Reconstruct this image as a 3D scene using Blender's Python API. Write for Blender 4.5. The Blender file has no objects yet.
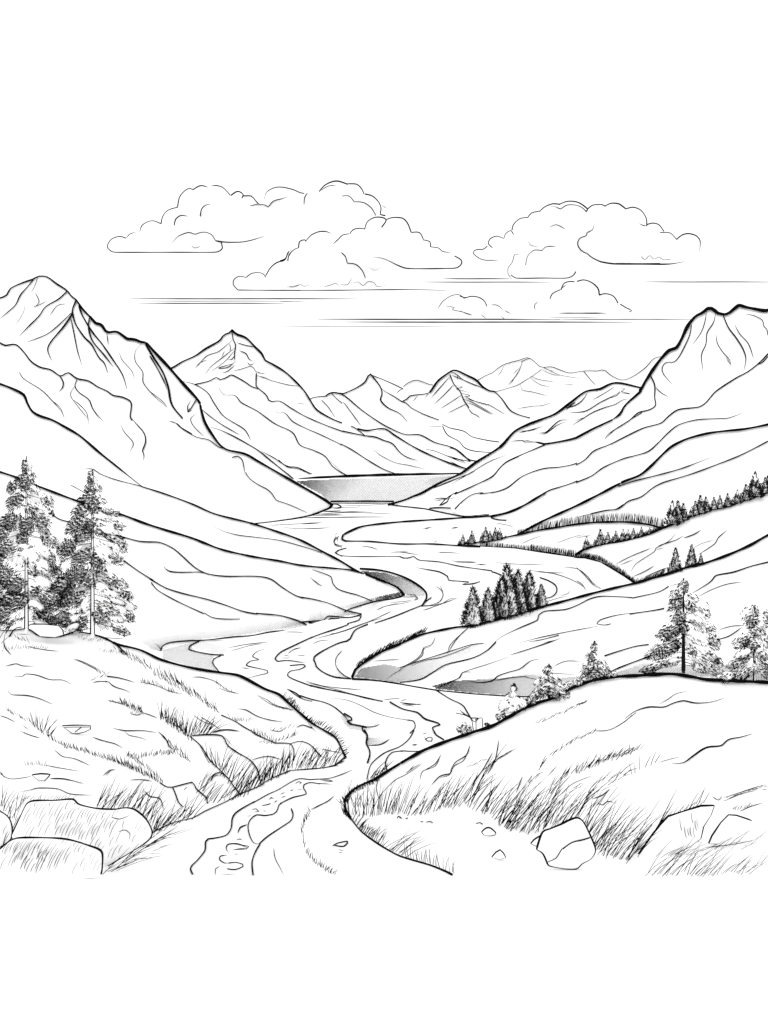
import bpy, math, random
from mathutils import Vector
F, HY, CX, ZV = 900.0, 462.0, 384.0, 90.0
R = random.Random(7)
C = bpy.context.scene.collection
STROKES = """T 0 260 3.84
lm 1.0 e 130,72 110,98 78,135 60,172 30,200 0,225
lm .5 t 145,66 135,95 120,125
lm .6 t 135,125 150,160 130,183
lm .6 t 178,158 145,175 122,182
lm .35 t 95,168 90,200 60,248
lm 1.1 e 258,120 225,150 175,180 150,215 105,260 72,295
lm .7 t 258,168 220,175 192,212
lm 1.4 e 293,153 280,185 275,210 245,255 195,315 183,345 198,385
lm .9 e 272,205 225,250 180,285 105,315
lm .9 t 270,215 282,270 298,350 315,405
lm 1.3 e 278,200 290,245 325,298 350,322 380,375 400,395 413,432
lm 1.3 e 300,165 315,210 345,262 365,290 390,320 435,385 470,440 487,495
lm 1.2 e 343,225 340,260 355,310 400,365 435,410
lm .8 t 410,280 416,325
lm .6 t 457,355 470,385 505,425 518,458
lm .7 t 545,320 520,350 520,390 548,430 550,470 590,520 640,565
lm 1.6 n 560,325 590,375 625,430 645,485 660,555 700,607
lm 1.3 n 0,318 20,328 60,325 90,352 120,390 155,412 195,422 232,445 262,433 295,455 340,465 375,487 410,503 435,520 470,527 500,542 505,560 500,600 506,614
lm 1.0 e 230,445 243,470 240,490 225,507
lm .8 e 295,460 288,485 305,510 340,535 355,570 383,614
lm .6 t 290,480 270,515 290,550 340,612
lm .7 e 75,432 90,455 160,500 200,540 235,580 246,606
T 150 320 4
lm 1.0 e 0,145 30,195 62,260 80,330 95,360 130,392
lm .6 t 0,285 50,325 70,350
lm .8 e 185,318 155,365 150,345 165,320
lm .8 t 185,375 162,395 175,425 215,465
lm .8 s 75,403 100,410 125,432 185,468 235,480 275,508 310,518
lm .9 e 330,550 350,545 370,562 380,616
sp .9 e 328,45 332,75 342,100 338,135 340,165
sp .7 t 330,78 295,110 270,128 225,145 185,190
sp .7 t 340,110 290,150 245,185 220,218
sp .6 t 335,125 300,165 245,205
sp .8 t 342,140 325,158 312,160
sp .9 t 342,165 310,190 275,192 330,175
sp .8 t 340,180 310,205 288,212
sp .6 t 230,160 200,170 180,192
sp .5 t 318,92 322,120 310,120
sp .5 t 300,120 285,150
sp .9 t 355,122 385,135 395,155 412,165
sp .7 t 390,168 400,180 420,172
sp .8 t 330,205 370,195 405,185 420,200 427,215
sp .8 t 345,90 385,102 420,108
sp .7 t 425,205 440,212 462,215
sp 1.0 t 450,165 475,175 490,180
sp .7 t 425,220 465,235 495,245 555,260 600,265
sp .5 t 430,222 480,235
sp .4 t 570,330 635,338
sp 1.1 n 180,258 235,245 265,230 280,238 300,233 325,220 345,228 380,248 410,268 435,275
sp 1.0 n 425,215 425,265 435,275 465,300 480,325 520,325 560,350 620,385 700,420 768,445
sp .9 s 130,245 180,258 230,290 255,330 290,380 330,408
sp .9 e 330,408 380,440 403,482
sp .9 t 205,355 240,385 290,420 360,460
sp 1.1 s 240,428 280,440 340,468 430,520 480,560 550,616
sp .9 s 440,522 490,548 550,585 590,590 645,616
sp 1.0 s 275,268 295,298 340,302 365,330 430,365 500,415 570,450 600,500 650,520 700,545 730,585 768,612
sp .9 s 498,360 515,372 540,372 570,405 620,432 680,458 768,500
mp .6 t 685,318 715,350 740,390
mp .8 n 725,292 750,318 768,332
T 300 340 4
mp 1.1 n 160,212 190,232 240,275 300,318 350,348 420,378 480,380 540,410 620,435 680,485
mp .9 e 45,232 75,230
mp .6 t 85,240 110,265 140,308
mp .9 t 118,215 165,240 205,290 243,342
mp .9 n 120,215 150,228
mp 1.2 e 285,140 320,185 328,215 322,240 350,270 400,295 430,328
mp .9 s 312,180 340,205 380,228 405,245 430,255 440,268 490,295 555,320
mp .9 n 290,142 335,160 380,180 412,196
mp .7 t 412,196 400,200 388,212
mp .8 n 408,245 440,225 500,215 515,212
mp .6 t 470,222 450,248
mp .6 t 515,212 500,232
mp .8 t 600,145 560,190 525,230
mp .8 t 615,178 580,215 535,258
mp .8 t 645,220 600,250 560,275
mp .8 t 665,255 625,275 590,293
mp 1.0 n 600,140 615,175 640,205 655,240 675,270
mp .9 t 600,125 630,140 650,158 700,180 760,202
mp .8 t 605,140 640,155 690,185 740,195
mp .5 t 620,180 650,188 625,195 660,205 685,215
mp .6 t 640,212 680,222 650,228
mp .7 t 660,232 700,245 765,262
mp .7 t 665,250 700,262 768,298
mp .9 t 665,258 685,290 705,300 718,310
mp .5 t 630,138 630,158
sp 1.2 n 0,300 60,330 130,355 205,372 260,383 300,388 335,402
sp 1.1 e 335,402 370,415 400,450 430,470 470,482
sp 1.1 n 205,345 225,355 260,383
sp .8 t 225,360 260,385 200,372
sp 1.1 n 0,345 60,368 120,395 200,435 270,480 330,515 380,535
sp 1.0 n 0,420 50,438 95,460 120,490 150,520 190,543
sp .5 t 0,515 25,530 50,538
sp 1.4 n 205,348 265,362 335,355 380,382 450,425 520,460 600,493 665,515
sp .6 t 285,428 320,460 380,490 440,502 505,518
sp .8 t 495,435 540,445 590,465 660,495
sp .7 t 590,462 640,478 690,488
sp 1.1 n 620,435 650,460 680,480 710,485
sp .5 t 510,345 565,345 570,338
sp .9 n 570,338 600,352 655,365 690,388 768,405
sp .9 n 570,345 590,380 635,405 660,432 700,445 768,450
T 450 340 4
mp .9 t 180,205 205,235 240,275 280,300 320,310
mp .7 t 60,225 100,245 160,262
mp .7 t 50,235 90,250 180,300
mp .6 t 150,255 200,285 225,300
sp .9 n 0,355 55,365 90,388 140,400 195,408
sp .9 n 0,390 35,405 50,425 90,445 170,450
sp .8 n 0,432 30,440 65,470 110,487
sp .7 t 0,470 40,480 68,495
sp .7 t 0,485 40,505 60,512
fr .6 n 285,88 300,80 320,72
fr .6 t 290,85 275,125 250,160 228,182
fr .5 t 278,108 250,140
fr .5 t 270,130 240,180
fr .5 t 215,105 205,125 190,145
fr .6 n 365,118 335,140 295,165 270,180 225,195 180,207
fr .5 t 370,108 400,122 420,125
fr .5 t 365,118 410,138 440,142
fr .5 t 390,118 440,140 525,155
fr .5 t 320,142 355,158 420,168
fr .5 t 320,150 360,178 400,187
fr .5 t 450,178 510,180
fr .6 t 282,178 290,200 330,208 395,225
fr .6 t 268,275 330,265 370,262 410,248
fr .6 n 535,125 555,150 580,178
rr .9 t 460,272 500,262 530,240 550,212
rr .9 t 465,280 480,262 500,250
rr .6 t 660,185 625,208 570,240
rr 1.0 t 480,290 540,285 600,250 650,225 680,208
rr .9 t 490,340 530,315 570,290 620,270 660,258 690,240 720,235
rr .6 t 495,325 550,305
rr .9 t 355,372 385,368 410,345 440,322 480,320
rr .6 t 355,375 380,375 430,340 470,325
rr .7 t 275,372 320,360 375,345
rr .7 t 280,365 320,362 350,355
rr .8 t 245,405 290,402 300,408 355,408 375,412
rr .6 t 290,400 330,405
rr .5 t 665,190 700,195 685,205 720,215 670,210
rr .5 t 680,200 670,220 640,232
rr .6 t 0,580 100,520 160,485 230,458
T 576 290 4
rm .9 e 462,140 455,180 430,235 410,270 390,288 360,290 345,310 350,335 385,378
rm .7 t 522,90 515,130 500,170 465,220
rm .9 t 558,95 550,130 525,170 520,215 502,260 508,320
rm .8 t 560,175 565,210 585,245 615,280 620,303
rm .6 t 600,270 620,300
rm 1.1 e 590,103 610,150 640,190 668,235 680,275 672,320
rm .9 t 635,138 655,175 690,215 710,272
rm .8 s 678,97 710,102 745,120 752,145 764,158 768,180
rm 1.1 e 300,345 315,380 315,430 318,462 290,480 250,490 215,520 160,555 130,575 115,595
rm .7 t 318,388 340,410 370,428
rm 1.2 n 768,255 740,285 690,325 640,352 560,405 520,450 490,468 410,478 370,505 340,532 270,552 210,580 140,616
rm .7 e 768,265 745,290 720,300
rm 1.0 e 325,616 370,570 410,540 480,520 560,515 610,512 670,490
T 576 420 4
rm 1.1 n 0,180 35,160 70,125 130,100 190,72 260,35 330,20 360,0
rm 1.1 n 0,250 60,225 110,190 190,155 240,142 290,125 330,90 380,40 430,10 490,0
r1 1.1 e 170,265 230,245 330,220 420,195 500,165 540,150
r1 1.1 n 60,375 120,362 170,355 210,325 260,308 310,270 350,250 450,220 560,180 660,140 768,85
r1 .6 s 0,390 60,375
rm 1.0 e 218,0 190,15 140,42 115,75
rm 1.9 n 0,72 70,35 145,0
T 450 340 4
rm 1.9 e 768,200 740,225 700,262 680,295 650,318 580,355 520,385 470,400 380,415 340,408
rm 1.1 n 380,418 330,440 230,485 200,510 170,545 100,580 20,616
rm .7 e 768,290 710,325 660,358 620,395
rm 1.0 n 768,355 700,385 640,415 580,440 545,470 500,495 440,508 370,515 290,545 230,590 180,608 120,614
rm 1.1 n 768,455 690,475 620,505 560,540 480,575 400,600 370,616
T 440 490 4
rm .9 n 60,75 90,45 130,18 180,10 230,5 240,0
rm .9 n 0,60 30,30 60,12 90,0
rm .4 t 0,35 30,35 60,30
rm 1.9 n 205,105 270,90 330,65 390,30 440,0
r1 .7 e 600,98 650,85 700,78 730,60 768,40
fl 1.0 n 205,112 240,120 310,122 415,124
T 300 470 4
sp 2.1 n -10,40 0,37 120,28 250,22 400,18 520,17 635,17
rr .6 t 530,118 560,112 590,115 560,120
rr .6 t 540,122 575,118
rm .9 n 768,25 690,65 600,105 590,125 540,152
rm .9 n 768,90 700,98 650,125 620,152
rr 1.0 e 365,138 420,125 490,90 560,62 640,30 700,5
rr 1.0 n 500,155 560,150 630,155
fl 1.5 n 122,126 200,125 300,125 375,126
fl .6 t 122,133 200,133 370,133
fl .4 t 155,140 240,142 370,136
fl .6 t 130,135 155,138 165,150 130,155
fl .4 t 120,148 190,150 240,148 235,138
fl .5 t 60,165 160,168 240,165 290,170
fl .6 t 60,178 180,170 280,172 370,175
fl .5 t 40,182 200,180
fl .8 t 0,190 100,190 250,188 345,188
fl .7 t 0,215 50,214 90,210
fl .6 t 0,235 60,234 120,230
fl .7 t 145,262 135,285 145,298 175,303
fl .5 t 152,265 148,285
fl .8 n 185,312 150,322 140,330 165,342 220,346 400,346
fl .9 n 400,346 415,352 435,352 455,345 475,360 560,368 640,385 768,403
fl .6 t 245,305 280,308 312,318
fl .6 t 360,330 400,328 478,340
fl .6 t 400,325 440,328
fl .6 t 552,330 600,330 638,334
fl .7 t 608,360 620,366 690,368 705,370
fl .6 t 700,378 745,380
fl .7 t 490,235 530,228
fl .5 t 500,238 520,228
fl .6 t 605,235 635,228
fl .4 t 535,290 550,280
fl 1.0 s 462,390 520,400 560,408 590,425 595,440 640,445 675,448
fl .9 t 675,450 650,458 690,455 720,445
hb 1.0 s 50,398 90,412 125,428 130,450 150,475 190,490 230,500 290,525
hb .5 t 42,430 70,455 90,465
hb 1.0 n 0,508 60,518 120,535 180,560 245,575
fl 1.7 n 240,395 310,400 370,412 430,435 480,465 505,492 505,515 490,540
fl 1.0 n 490,540 440,560 370,588 300,612
fl .8 e 480,545 540,540 580,530 628,512
fl .5 t 490,562 530,550
fl .5 t 540,462 565,480 572,505 550,535
fl .6 t 420,500 460,500 468,510 455,520
fl .5 t 360,530 420,525 450,520
fl .4 t 310,560 340,545 400,530
hb 1.1 n 245,578 200,590 160,588 110,585 95,600 50,605 0,608
fl .9 n 245,582 235,600 190,614
fl .6 t 365,565 300,595 260,612
T 150 460 4
lm .9 e 370,0 375,30 395,70 430,97 470,118 492,140 505,160 560,180 628,210
lm .5 t 715,0 768,48
sp 1.1 e 485,0 520,28 555,60 580,80
sp .7 e 515,0 550,28 590,35 650,55
hb 1.1 n 0,327 40,330 90,352 130,385 180,430 230,455 300,465 420,465 480,475 530,510 590,545 660,560 710,572 768,590
hb .7 s 55,425 75,445 120,450 200,448 235,458
hb 1.1 n 0,475 60,510 130,533 220,555 300,580 370,605 430,616
hb .9 n 5,490 30,520 90,555 140,580 215,614
ha .8 s 245,260 290,283 350,300 430,310 520,322 600,343 680,368 730,385
hb .9 e 768,525 740,505 730,475 690,455 650,438
hb .4 t 640,470 690,505
fl .9 t 720,178 750,178 765,188 740,195
fl .7 t 700,205 720,205 768,203
fl .5 t 660,215 720,218 768,216
fl .8 t 580,233 640,230 768,232
fl .5 t 520,258 600,255 680,248
fl .5 t 530,270 620,275 718,270
fl .5 t 470,262 540,258
fl .7 n 755,305 740,318 740,340 768,348
fl .7 n 768,355 745,370 768,385
fl .4 t 740,300 750,290
T 0 400 4
ls .6 t 205,0 240,30 258,72
ls .8 t 295,0 330,30 350,60 353,102
ls .7 t 360,0 375,40 415,88
lm 1.1 t 505,0 525,20 520,60 545,95 575,130 583,165 570,205 578,225 570,242
lm .7 t 482,95 495,125 530,165 533,180 518,208
lm 1.0 n 683,0 695,30 730,72
lm .7 s 675,85 710,95 725,110 768,135
lm .6 t 760,30 750,48 768,40
ha .8 s 325,278 350,275 375,278 400,295 460,318 565,345
hb .8 s 278,338 310,355 345,375
hb .9 n 205,455 240,478 300,492
hb 1.1 n 430,530 500,550 560,565 640,570 690,590 720,612
hb .7 n 415,545 440,562 470,562 480,548
T 0 530 4
hb 1.1 n 415,12 450,35 500,32 540,42 620,47 680,65 730,98 768,130
hb 1.1 n 495,122 550,162 620,205 690,240 768,262
hb .9 n 610,212 640,245 700,275 768,318
hb .7 s 655,148 675,162 710,168 768,168
hb .5 t 480,300 520,320 555,308
kl 1.0 n 38,425 60,395 95,388 115,395
kl .5 n 245,380 285,385 310,390
kl .8 n 285,400 310,385 330,385
kl .8 t 20,545 65,535 90,543 135,545
kl .8 t 30,532 80,540
kl .8 t 55,587 90,585 100,576 145,580 200,598 250,600 285,616
kl .5 t 65,415 120,418
kl 1.3 e 420,430 465,458 510,500
kl .5 t 385,425 440,432 495,435
kl .9 e 430,585 480,592 540,610
kl .9 t 370,610 400,605 440,608
kl .6 t 300,515 340,530 400,560
T 120 580 4
hb 1.1 n 130,5 180,35 250,58 330,72 430,103 530,130 640,142 710,162 745,178
hb .9 n 130,10 160,40 220,75 275,110 330,128 370,150 420,156 480,156
hb 1.1 n 605,0 640,20 700,62 768,80
hb 1.1 n 745,180 740,188 690,200 600,208 530,222 450,228 350,240 270,243 200,250 170,265 165,290 180,318
hb .5 t 150,262 165,280 150,300
hb .4 t 140,255 160,265
fl .8 n 745,170 768,172
fl 1.1 n 325,240 285,260 275,275 300,285 370,298 415,300
fl .9 n 415,300 380,312 370,330 385,352 400,370
fl .6 t 430,272 500,258 595,248
fl .5 t 440,285 520,262 570,255
fl .5 t 350,245 412,242
fl .8 t 583,275 550,285 530,305 555,318 520,325 505,340 530,348 590,362 590,372 550,382 500,395
fl .6 t 485,350 520,355
fl 1.1 e 768,228 700,260 640,290 620,315 630,325 660,322 700,325 740,330
fl .6 t 725,270 690,280 672,295
fl .5 t 655,300 680,305
fl .5 t 710,302 740,300
fl .9 n 680,342 735,338 742,345 715,358 680,365 670,380 690,395 768,425
kl .9 n 490,395 530,415
kl .5 t 285,388 340,392 390,410 430,440 478,455
kl .5 t 548,460 600,495 640,510 690,518
kl .9 t 470,515 505,520 550,545 600,560 650,567
kl .6 t 295,540 330,565 370,580
kl .8 t 365,612 400,600 440,598 480,605
kl 1.0 n 405,540 460,565 500,590 540,612
kl .9 s 705,590 730,580 768,592
fl .8 s 665,435 700,450 730,475 768,485
T 280 580 4
hb 1.1 n 0,18 60,60 110,72 200,98 260,120 320,140
hb 1.0 n 325,140 290,152 230,155 195,155 190,165 150,172 105,170
hb 1.0 n 0,143 50,152 90,168 108,182 95,192 50,202 0,205
hb .9 e 210,0 220,28 245,45 300,55 360,80
fl .5 t 20,208 60,208 95,210
fl 1.1 n 325,140 330,148 310,162 240,190 150,220 80,250 30,272 0,288
fl .8 t 415,150 340,172 250,205 140,235
fl .8 t 410,152 350,165
fl .5 t 200,215 230,212
fl 1.2 n 580,98 540,115 470,140 400,160 330,185 300,200 290,215 275,240 235,252 200,268 160,290 133,312 140,325 145,345 175,370 220,388 285,395
fl .9 s 222,335 230,355 255,380 285,395
fl .7 t 250,280 225,310 222,345
fl .5 t 130,255 160,243 200,240
fl .6 t 35,290 60,275 85,270
fl .5 t 70,300 100,302
fl .7 t 0,322 40,322 90,330
fl .6 t 0,312 50,312
fl 1.2 n 40,342 95,337 102,345 75,358 40,362 32,378 50,395 100,415 180,435 260,450 340,470 410,485
fl .7 t 100,403 180,425 330,440
fl .5 t 105,410 190,430 260,445
fl .5 t 410,480 450,475 485,475
fl .7 t 480,488 520,498 565,495
fl .5 t 485,495 500,500 540,505
fl 1.3 n 440,488 490,515 550,530 580,555 620,568 640,578 610,590 620,610
fl 1.0 e 75,460 120,475 180,490 220,510 260,545 275,570
fl 1.4 n 215,508 250,530 290,555 270,565 280,575 330,585 345,588
fl .8 e 345,588 380,585 400,575
fl 1.1 n 330,585 330,600 345,614
fl .5 s 200,475 260,478 320,500 380,530 440,548 510,560
fl .9 n 510,560 535,565 540,590 520,612
fl .6 t 30,435 70,455 85,470
r5 .6 t 480,318 430,320 370,325
r5 .6 t 620,230 600,265 575,275 570,300 540,325 500,345 480,360 430,390
r5 .7 t 768,262 700,290 640,310 580,322 520,345
r5 .8 t 755,190 725,215 700,245 675,285
r5 .8 t 768,368 730,370 715,392 670,412 620,438
fl .9 e 605,70 560,105 600,100 640,95 710,70
fl .5 t 570,122 620,105 640,100
fl .6 t 640,20 652,55 640,85 600,100
fl .5 t 548,65 552,75 535,82
fl .6 t 490,68 540,68 550,72
fl .5 t 385,120 420,105 480,95 530,85
fl .9 t 700,0 740,12 768,10
fl 1.0 n 625,440 680,475 730,500 750,530 768,560
kl .8 s 65,590 95,580 125,595
kl .6 t 0,510 30,515 50,520
T 440 490 4
fl 1.0 n 0,288 60,295 150,315 220,330 245,340
fl .9 n 0,330 30,345 35,360 90,365 135,370
fl .6 t 85,378 120,375 160,368
fl .6 t 50,282 70,288 145,290
fl .5 t 150,295 190,300
fl .6 t 225,290 280,295 360,298 425,300
fl .6 t 0,248 70,252
fl 1.0 n 400,350 440,365 465,385 465,410 445,428 425,432
fl .7 t 360,322 430,330 470,338 530,360 580,390
fl .6 t 395,328 440,330 505,332
fl .6 t 495,310 550,315 590,345 610,370 645,395
fl .5 t 480,422 510,415 520,400
fl .5 t 430,445 480,430 510,425
fl .5 t 0,460 40,435 65,432
fl .7 t 45,152 75,148
fl .4 t 215,130 290,145 270,150
r2 .5 t 325,215 370,195 410,182
r2 .5 t 460,215 520,192 565,180 600,182
r5 1.0 s 215,612 240,590 310,555 390,520 395,500 420,485 500,478 550,460 600,435 650,425 768,430
r5 .8 t 50,612 80,575 130,548
r5 .8 s 768,492 700,502 640,520 628,535 660,540 682,535
r5 .8 t 315,612 400,590 520,565 630,545
r5 .7 t 410,612 470,598
T 576 530 4
r3 .5 t 0,30 25,28 60,22
fl .7 t 0,148 30,175 70,220 100,235
fl .6 t 0,200 25,218 40,242
r3 .7 t 400,12 370,45 320,72 315,85 240,135 220,165
r3 .7 t 160,135 220,105 300,72
r3 .5 t 175,140 230,118
r3 .5 t 320,80 355,70
r3 .9 t 605,0 570,30 555,55 490,98
r3 .9 t 500,0 470,18 430,32
r3 .8 t 430,22 400,40 330,62
r3 .5 t 550,40 500,55 465,75
r3 .8 t 315,142 270,168 230,185
r3 .8 t 365,150 320,168 270,190
r3 1.0 n 365,150 370,165 365,175
r5 1.2 e 768,128 700,145 630,168 560,182 540,205 500,232 465,252
r5 .7 t 668,208 610,215 550,235 490,265
r5 .7 t 670,382 620,385 570,400
r5 .8 t 665,388 610,425 555,440
r5 .9 n 225,272 330,248 370,225
r5 .5 t 370,225 425,210
r5 1.1 n 390,305 320,320 240,332 150,345 95,362 82,378 140,374
r5 1.0 n 82,380 40,392 0,402
r5 1.1 n 290,458 240,465 180,482 115,503
r5 1.2 e 300,503 240,525 180,548 125,572
T 400 620 4
r5 .6 t 0,192 60,160 85,135 95,110 130,95 142,65
r5 .8 n 0,190 90,160 200,125 280,100 335,93
r5 1.1 n 0,250 80,238 130,210 180,180 290,152 350,120 400,72 470,35 550,0
r5 .7 t 270,35 240,60 200,100 190,135
r5 .9 e 768,28 700,42 620,65 560,80 470,95
r5 1.0 t 645,72 600,88 520,115 440,140
r5 .6 t 440,145 400,160 340,180 250,210 240,230 140,275
r5 .6 t 720,165 660,165 610,188
r5 1.0 t 560,155 520,165 480,195 430,210 390,225 370,242 320,250 250,240
r5 .8 t 530,165 490,185
r5 .9 t 510,225 450,230 380,242
r5 .8 t 250,242 200,245 140,272
r5 .5 t 490,225 520,232 560,240
r5 .5 t 590,210 650,215 700,218
fl 1.0 n 140,285 170,300 230,325 262,345 280,378 290,395
fl .5 t 222,372 265,380 285,392
fl .6 t 262,378 240,362
fl .6 t 0,330 50,335 90,340
fl .5 t 0,325 30,315
fl 1.1 n 0,352 50,360 90,378 130,402 158,410 150,425 135,435 140,455 175,478
fl 1.0 s 0,522 40,525 85,525
fl .6 t 88,450 100,455 105,448
fl .6 n 100,478 112,470 128,470 125,485 105,482
fl .5 t 45,498 70,497
fl .5 t 95,465 115,490
kr .9 t 280,500 265,540 220,570 200,605
kr .7 t 165,535 140,575 90,605
kr .7 t 80,575 40,600 20,614
kr .6 t 60,575 30,610
kr .9 t 350,615 380,560 395,480
kr .6 t 460,515 390,560
T 576 640 4
kr .5 t 445,205 400,215 370,235 330,258
kr 1.1 t 195,315 235,285 290,268 350,268 390,252 430,243 480,252 540,248 590,233
kr .5 s 70,362 130,360 180,335 215,310 240,290
kr .7 t 0,258 25,252 48,240
kr 1.3 t 383,495 430,490 470,462 520,430 580,422 610,398 660,388 705,375
kr .4 t 330,490 380,475 415,468
T 0 630 4
kl .8 t 15,45 20,70 45,100
kl .9 t 30,240 45,258 110,262 160,275 210,297
kl .6 t 110,65 170,78 235,85
kl .6 t 290,115 330,130 400,165
kl .8 t 430,190 480,195 540,210
kl .8 t 370,210 400,202 430,205 455,225 500,240 520,250
kl .6 t 430,280 470,290 500,300
kl .6 t 560,208 620,220 680,245 730,255
kl .8 t 525,335 550,340 570,332
kl .7 t 570,330 600,340 630,352
kl .8 t 450,392 500,402 570,402 625,410
kl .6 t 500,405 515,420 560,430 590,442
kl .9 t 370,428 410,442 460,455 490,472
kl .7 t 630,405 660,430 675,465
kl .7 t 0,342 30,352 60,368
kl .8 t 85,405 120,420 160,432
kl .4 t 90,378 115,400
kl .7 t 218,478 250,505 300,515 360,542
kl .6 t 180,540 230,550 320,565
kl .5 t 425,580 445,560 465,560
kl .6 t 0,575 40,595 100,590 130,582
kl .6 t 200,595 260,597 330,612
kl .5 t 520,600 560,598 600,600
T 0 730 4
kl .8 t 78,247 120,240 150,232 230,235 280,255 345,260 372,260
kl .7 t 200,193 260,195 335,215
kl .5 t 410,185 440,160 465,160
kl .9 n 690,228 700,250 715,290 730,305
kl .8 t 575,240 600,265 640,275 655,320
kl .5 t 735,240 750,225
kl 1.0 n 670,228 690,228 730,218 768,208
kl .6 t 520,200 560,198 610,205
T 160 650 4
kl .5 t 125,108 165,108 220,125 240,145
kl .5 t 230,150 270,165 320,175
kl .6 t 390,180 430,200 460,220 535,240
kl 1.0 t 310,235 350,238 400,262 430,278 490,290
kl .6 t 160,265 200,290 245,320
kl .7 t 215,330 260,320 320,325
kl .6 t 440,320 480,325 500,310
kl .8 n 550,308 575,296 600,305 612,318
kl .7 t 590,290 625,328
kl .9 n 520,375 560,365 600,378 630,410 645,425
kl .9 n 460,372 520,375 535,400 535,440
kl .6 t 645,395 690,405 725,410
kl .8 t 365,440 430,425 490,440
kl 1.1 n 130,342 200,338 250,345 270,380 310,410 360,440 390,480 400,520
kl .5 t 255,340 290,385
kl 1.0 n 120,345 160,380 200,440 240,480 260,500
kl 1.0 n 205,520 215,500 240,490 270,510 295,545 322,578
kl .5 t 210,505 240,500
kl 1.0 n 0,530 30,548 60,545 130,530 145,555 185,590 190,612
kl .9 n 60,548 70,580 80,614
kl .8 t 5,340 30,365 35,385 60,400
kl 1.1 n 270,265 300,285 340,315 400,345 460,372
fl .6 t 510,155 540,178 565,195
fl 1.0 e 550,178 590,200 650,208
fl .8 n 370,612 430,578 470,560 520,530 555,515 600,518
fl .8 e 600,518 680,512 740,492 768,480
fl .8 n 575,555 575,540 600,530 640,535
fl 1.0 n 480,614 530,590 585,575 575,555
T 160 730 4
fl 1.2 n 130,575 122,550 150,520 180,480 185,440 220,432 265,420 285,390 290,350 310,325 370,290 430,260 480,230 530,205 555,193 600,197
fl 1.0 e 600,197 680,190 730,175 768,155
fl 1.0 e 640,218 600,208 580,218 575,235 585,255 540,262 500,285 475,300 470,320 455,335 420,342 385,340 360,360 352,390 362,430 380,455 400,452
fl 1.1 n 400,452 430,425 490,385 525,360 532,335 525,315
fl 1.2 n 400,455 380,490 368,530 372,578
fl 1.1 t 312,412 320,390 350,378
fl 1.0 t 605,318 640,300 670,285 697,262
fl .6 t 455,470 460,510 480,550 495,578
fl .9 t 350,470 310,455 270,458 265,475 275,490
fl .8 t 290,478 350,472
fl .5 n 295,455 355,465 345,476 295,478
fl .6 t 305,440 320,435 330,442
fl .5 t 295,495 315,497
fl .8 t 270,500 240,505 240,520 260,532 280,530
fl .9 n 265,545 275,532 310,530 335,542 300,558 270,555
fl .7 t 240,545 222,555 222,578
fl .5 t 245,577 300,577
fl .6 t 540,215 555,205 565,210 555,218
fl .7 t 520,243 535,238
fl .5 t 545,240 570,238
fl .7 t 480,258 500,248
fl .7 t 485,270 505,263
fl .9 t 435,278 445,270 455,275
fl .8 t 455,290 470,280
fl .9 t 405,302 430,298 445,292
fl .6 t 365,318 385,315 395,325 375,328
fl .6 t 412,322 425,325
fl .5 t 348,345 365,342
fl .6 t 640,200 680,200 690,205 650,208
fl .6 t 615,212 690,217
fl 1.0 n 692,462 710,452 750,445 735,465 700,462
fl .6 t 712,478 735,482
fl .5 t 715,490 730,490
T 320 720 4
fl .9 n 370,0 382,20 360,70 320,105 260,130 220,160 200,185 188,235
fl 1.0 n 268,200 262,170 280,135 310,125 390,125
fl .8 t 370,102 390,97
fl .6 t 262,165 230,195 200,240
fl 1.4 n 175,35 190,65 185,90 200,130 190,170
fl .9 t 185,102 240,98 280,75
fl .8 t 0,230 50,232 100,215 135,192
fl .6 t 0,240 40,242
fl .8 t 0,335 30,325 60,300
kr .6 t 415,168 380,195 340,220 300,240 250,290 235,320
kr .6 t 480,145 460,185 410,205 400,240
kr 1.0 t 598,102 580,145 540,170 525,210 480,225 445,260
kr .7 t 235,235 225,270 235,315
kr .9 t 690,130 650,200 620,240 600,280
kr .9 n 308,390 315,385 325,392
kr .8 n 342,394 352,392
kr .8 t 400,406 415,407
kr .9 n 425,409 440,405 450,410
kr .7 n 625,414 640,410 650,416
T 440 660 4
kr .7 t 118,345 95,400 55,425 35,460 0,470
kr .6 t 620,285 680,278 740,245 768,220
kr .5 t 430,465 470,420
kr .7 t 330,465 320,490 305,530
kr .8 t 680,515 650,540 610,555
kr .7 t 630,570 650,580 670,565 695,570
kr .5 t 480,540 530,495 610,462
T 576 730 4
kr .6 t 545,265 570,280 585,262
kr .7 t 590,270 640,255 700,235 755,218
kr .6 t 600,280 660,255 720,242
kr .6 t 655,325 700,305 745,292
kr .6 t 740,235 768,240
kr .5 t 520,470 640,455 710,440
T 100 170 3.84
c1 .9 n 45,313 30,300 30,285 45,265 75,255 100,262
c1 0.8 t 100,262 115,245 138,240
c1 0.9 s 152,240 160,215 180,200 205,195 235,207
c1 0.9 n 235,205 240,180 260,155 298,143
c1 1.0 n 298,143 305,105 325,80 345,70 358,76
c1 1.0 e 358,75 385,60 410,65 415,70
c1 1.0 s 425,62 450,60 475,70 500,97
c1 1.2 n 503,98 520,85 535,83 550,95 545,108
c1 1.1 n 550,100 580,100 595,115 610,132
c1 0.7 t 610,132 590,134 575,138
c1 .9 e 610,132 635,135 645,142 665,120 700,110 722,102
c1 .9 s 630,115 640,85 670,68 700,66 740,75 768,87 785,90
c1 1.0 e 285,212 290,190 310,175 340,178
c1 1.0 e 385,178 390,150 405,135 425,132
c1 0.9 s 278,280 300,255 340,240 365,247 385,240 410,240 430,250 445,272 470,278
c1 1.0 n 465,280 470,300 455,313 430,316 300,316 60,316 45,313
c1 1.1 e 445,272 480,277 540,277 580,270 630,255
c1 0.6 t 350,290 365,300 385,292
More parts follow.
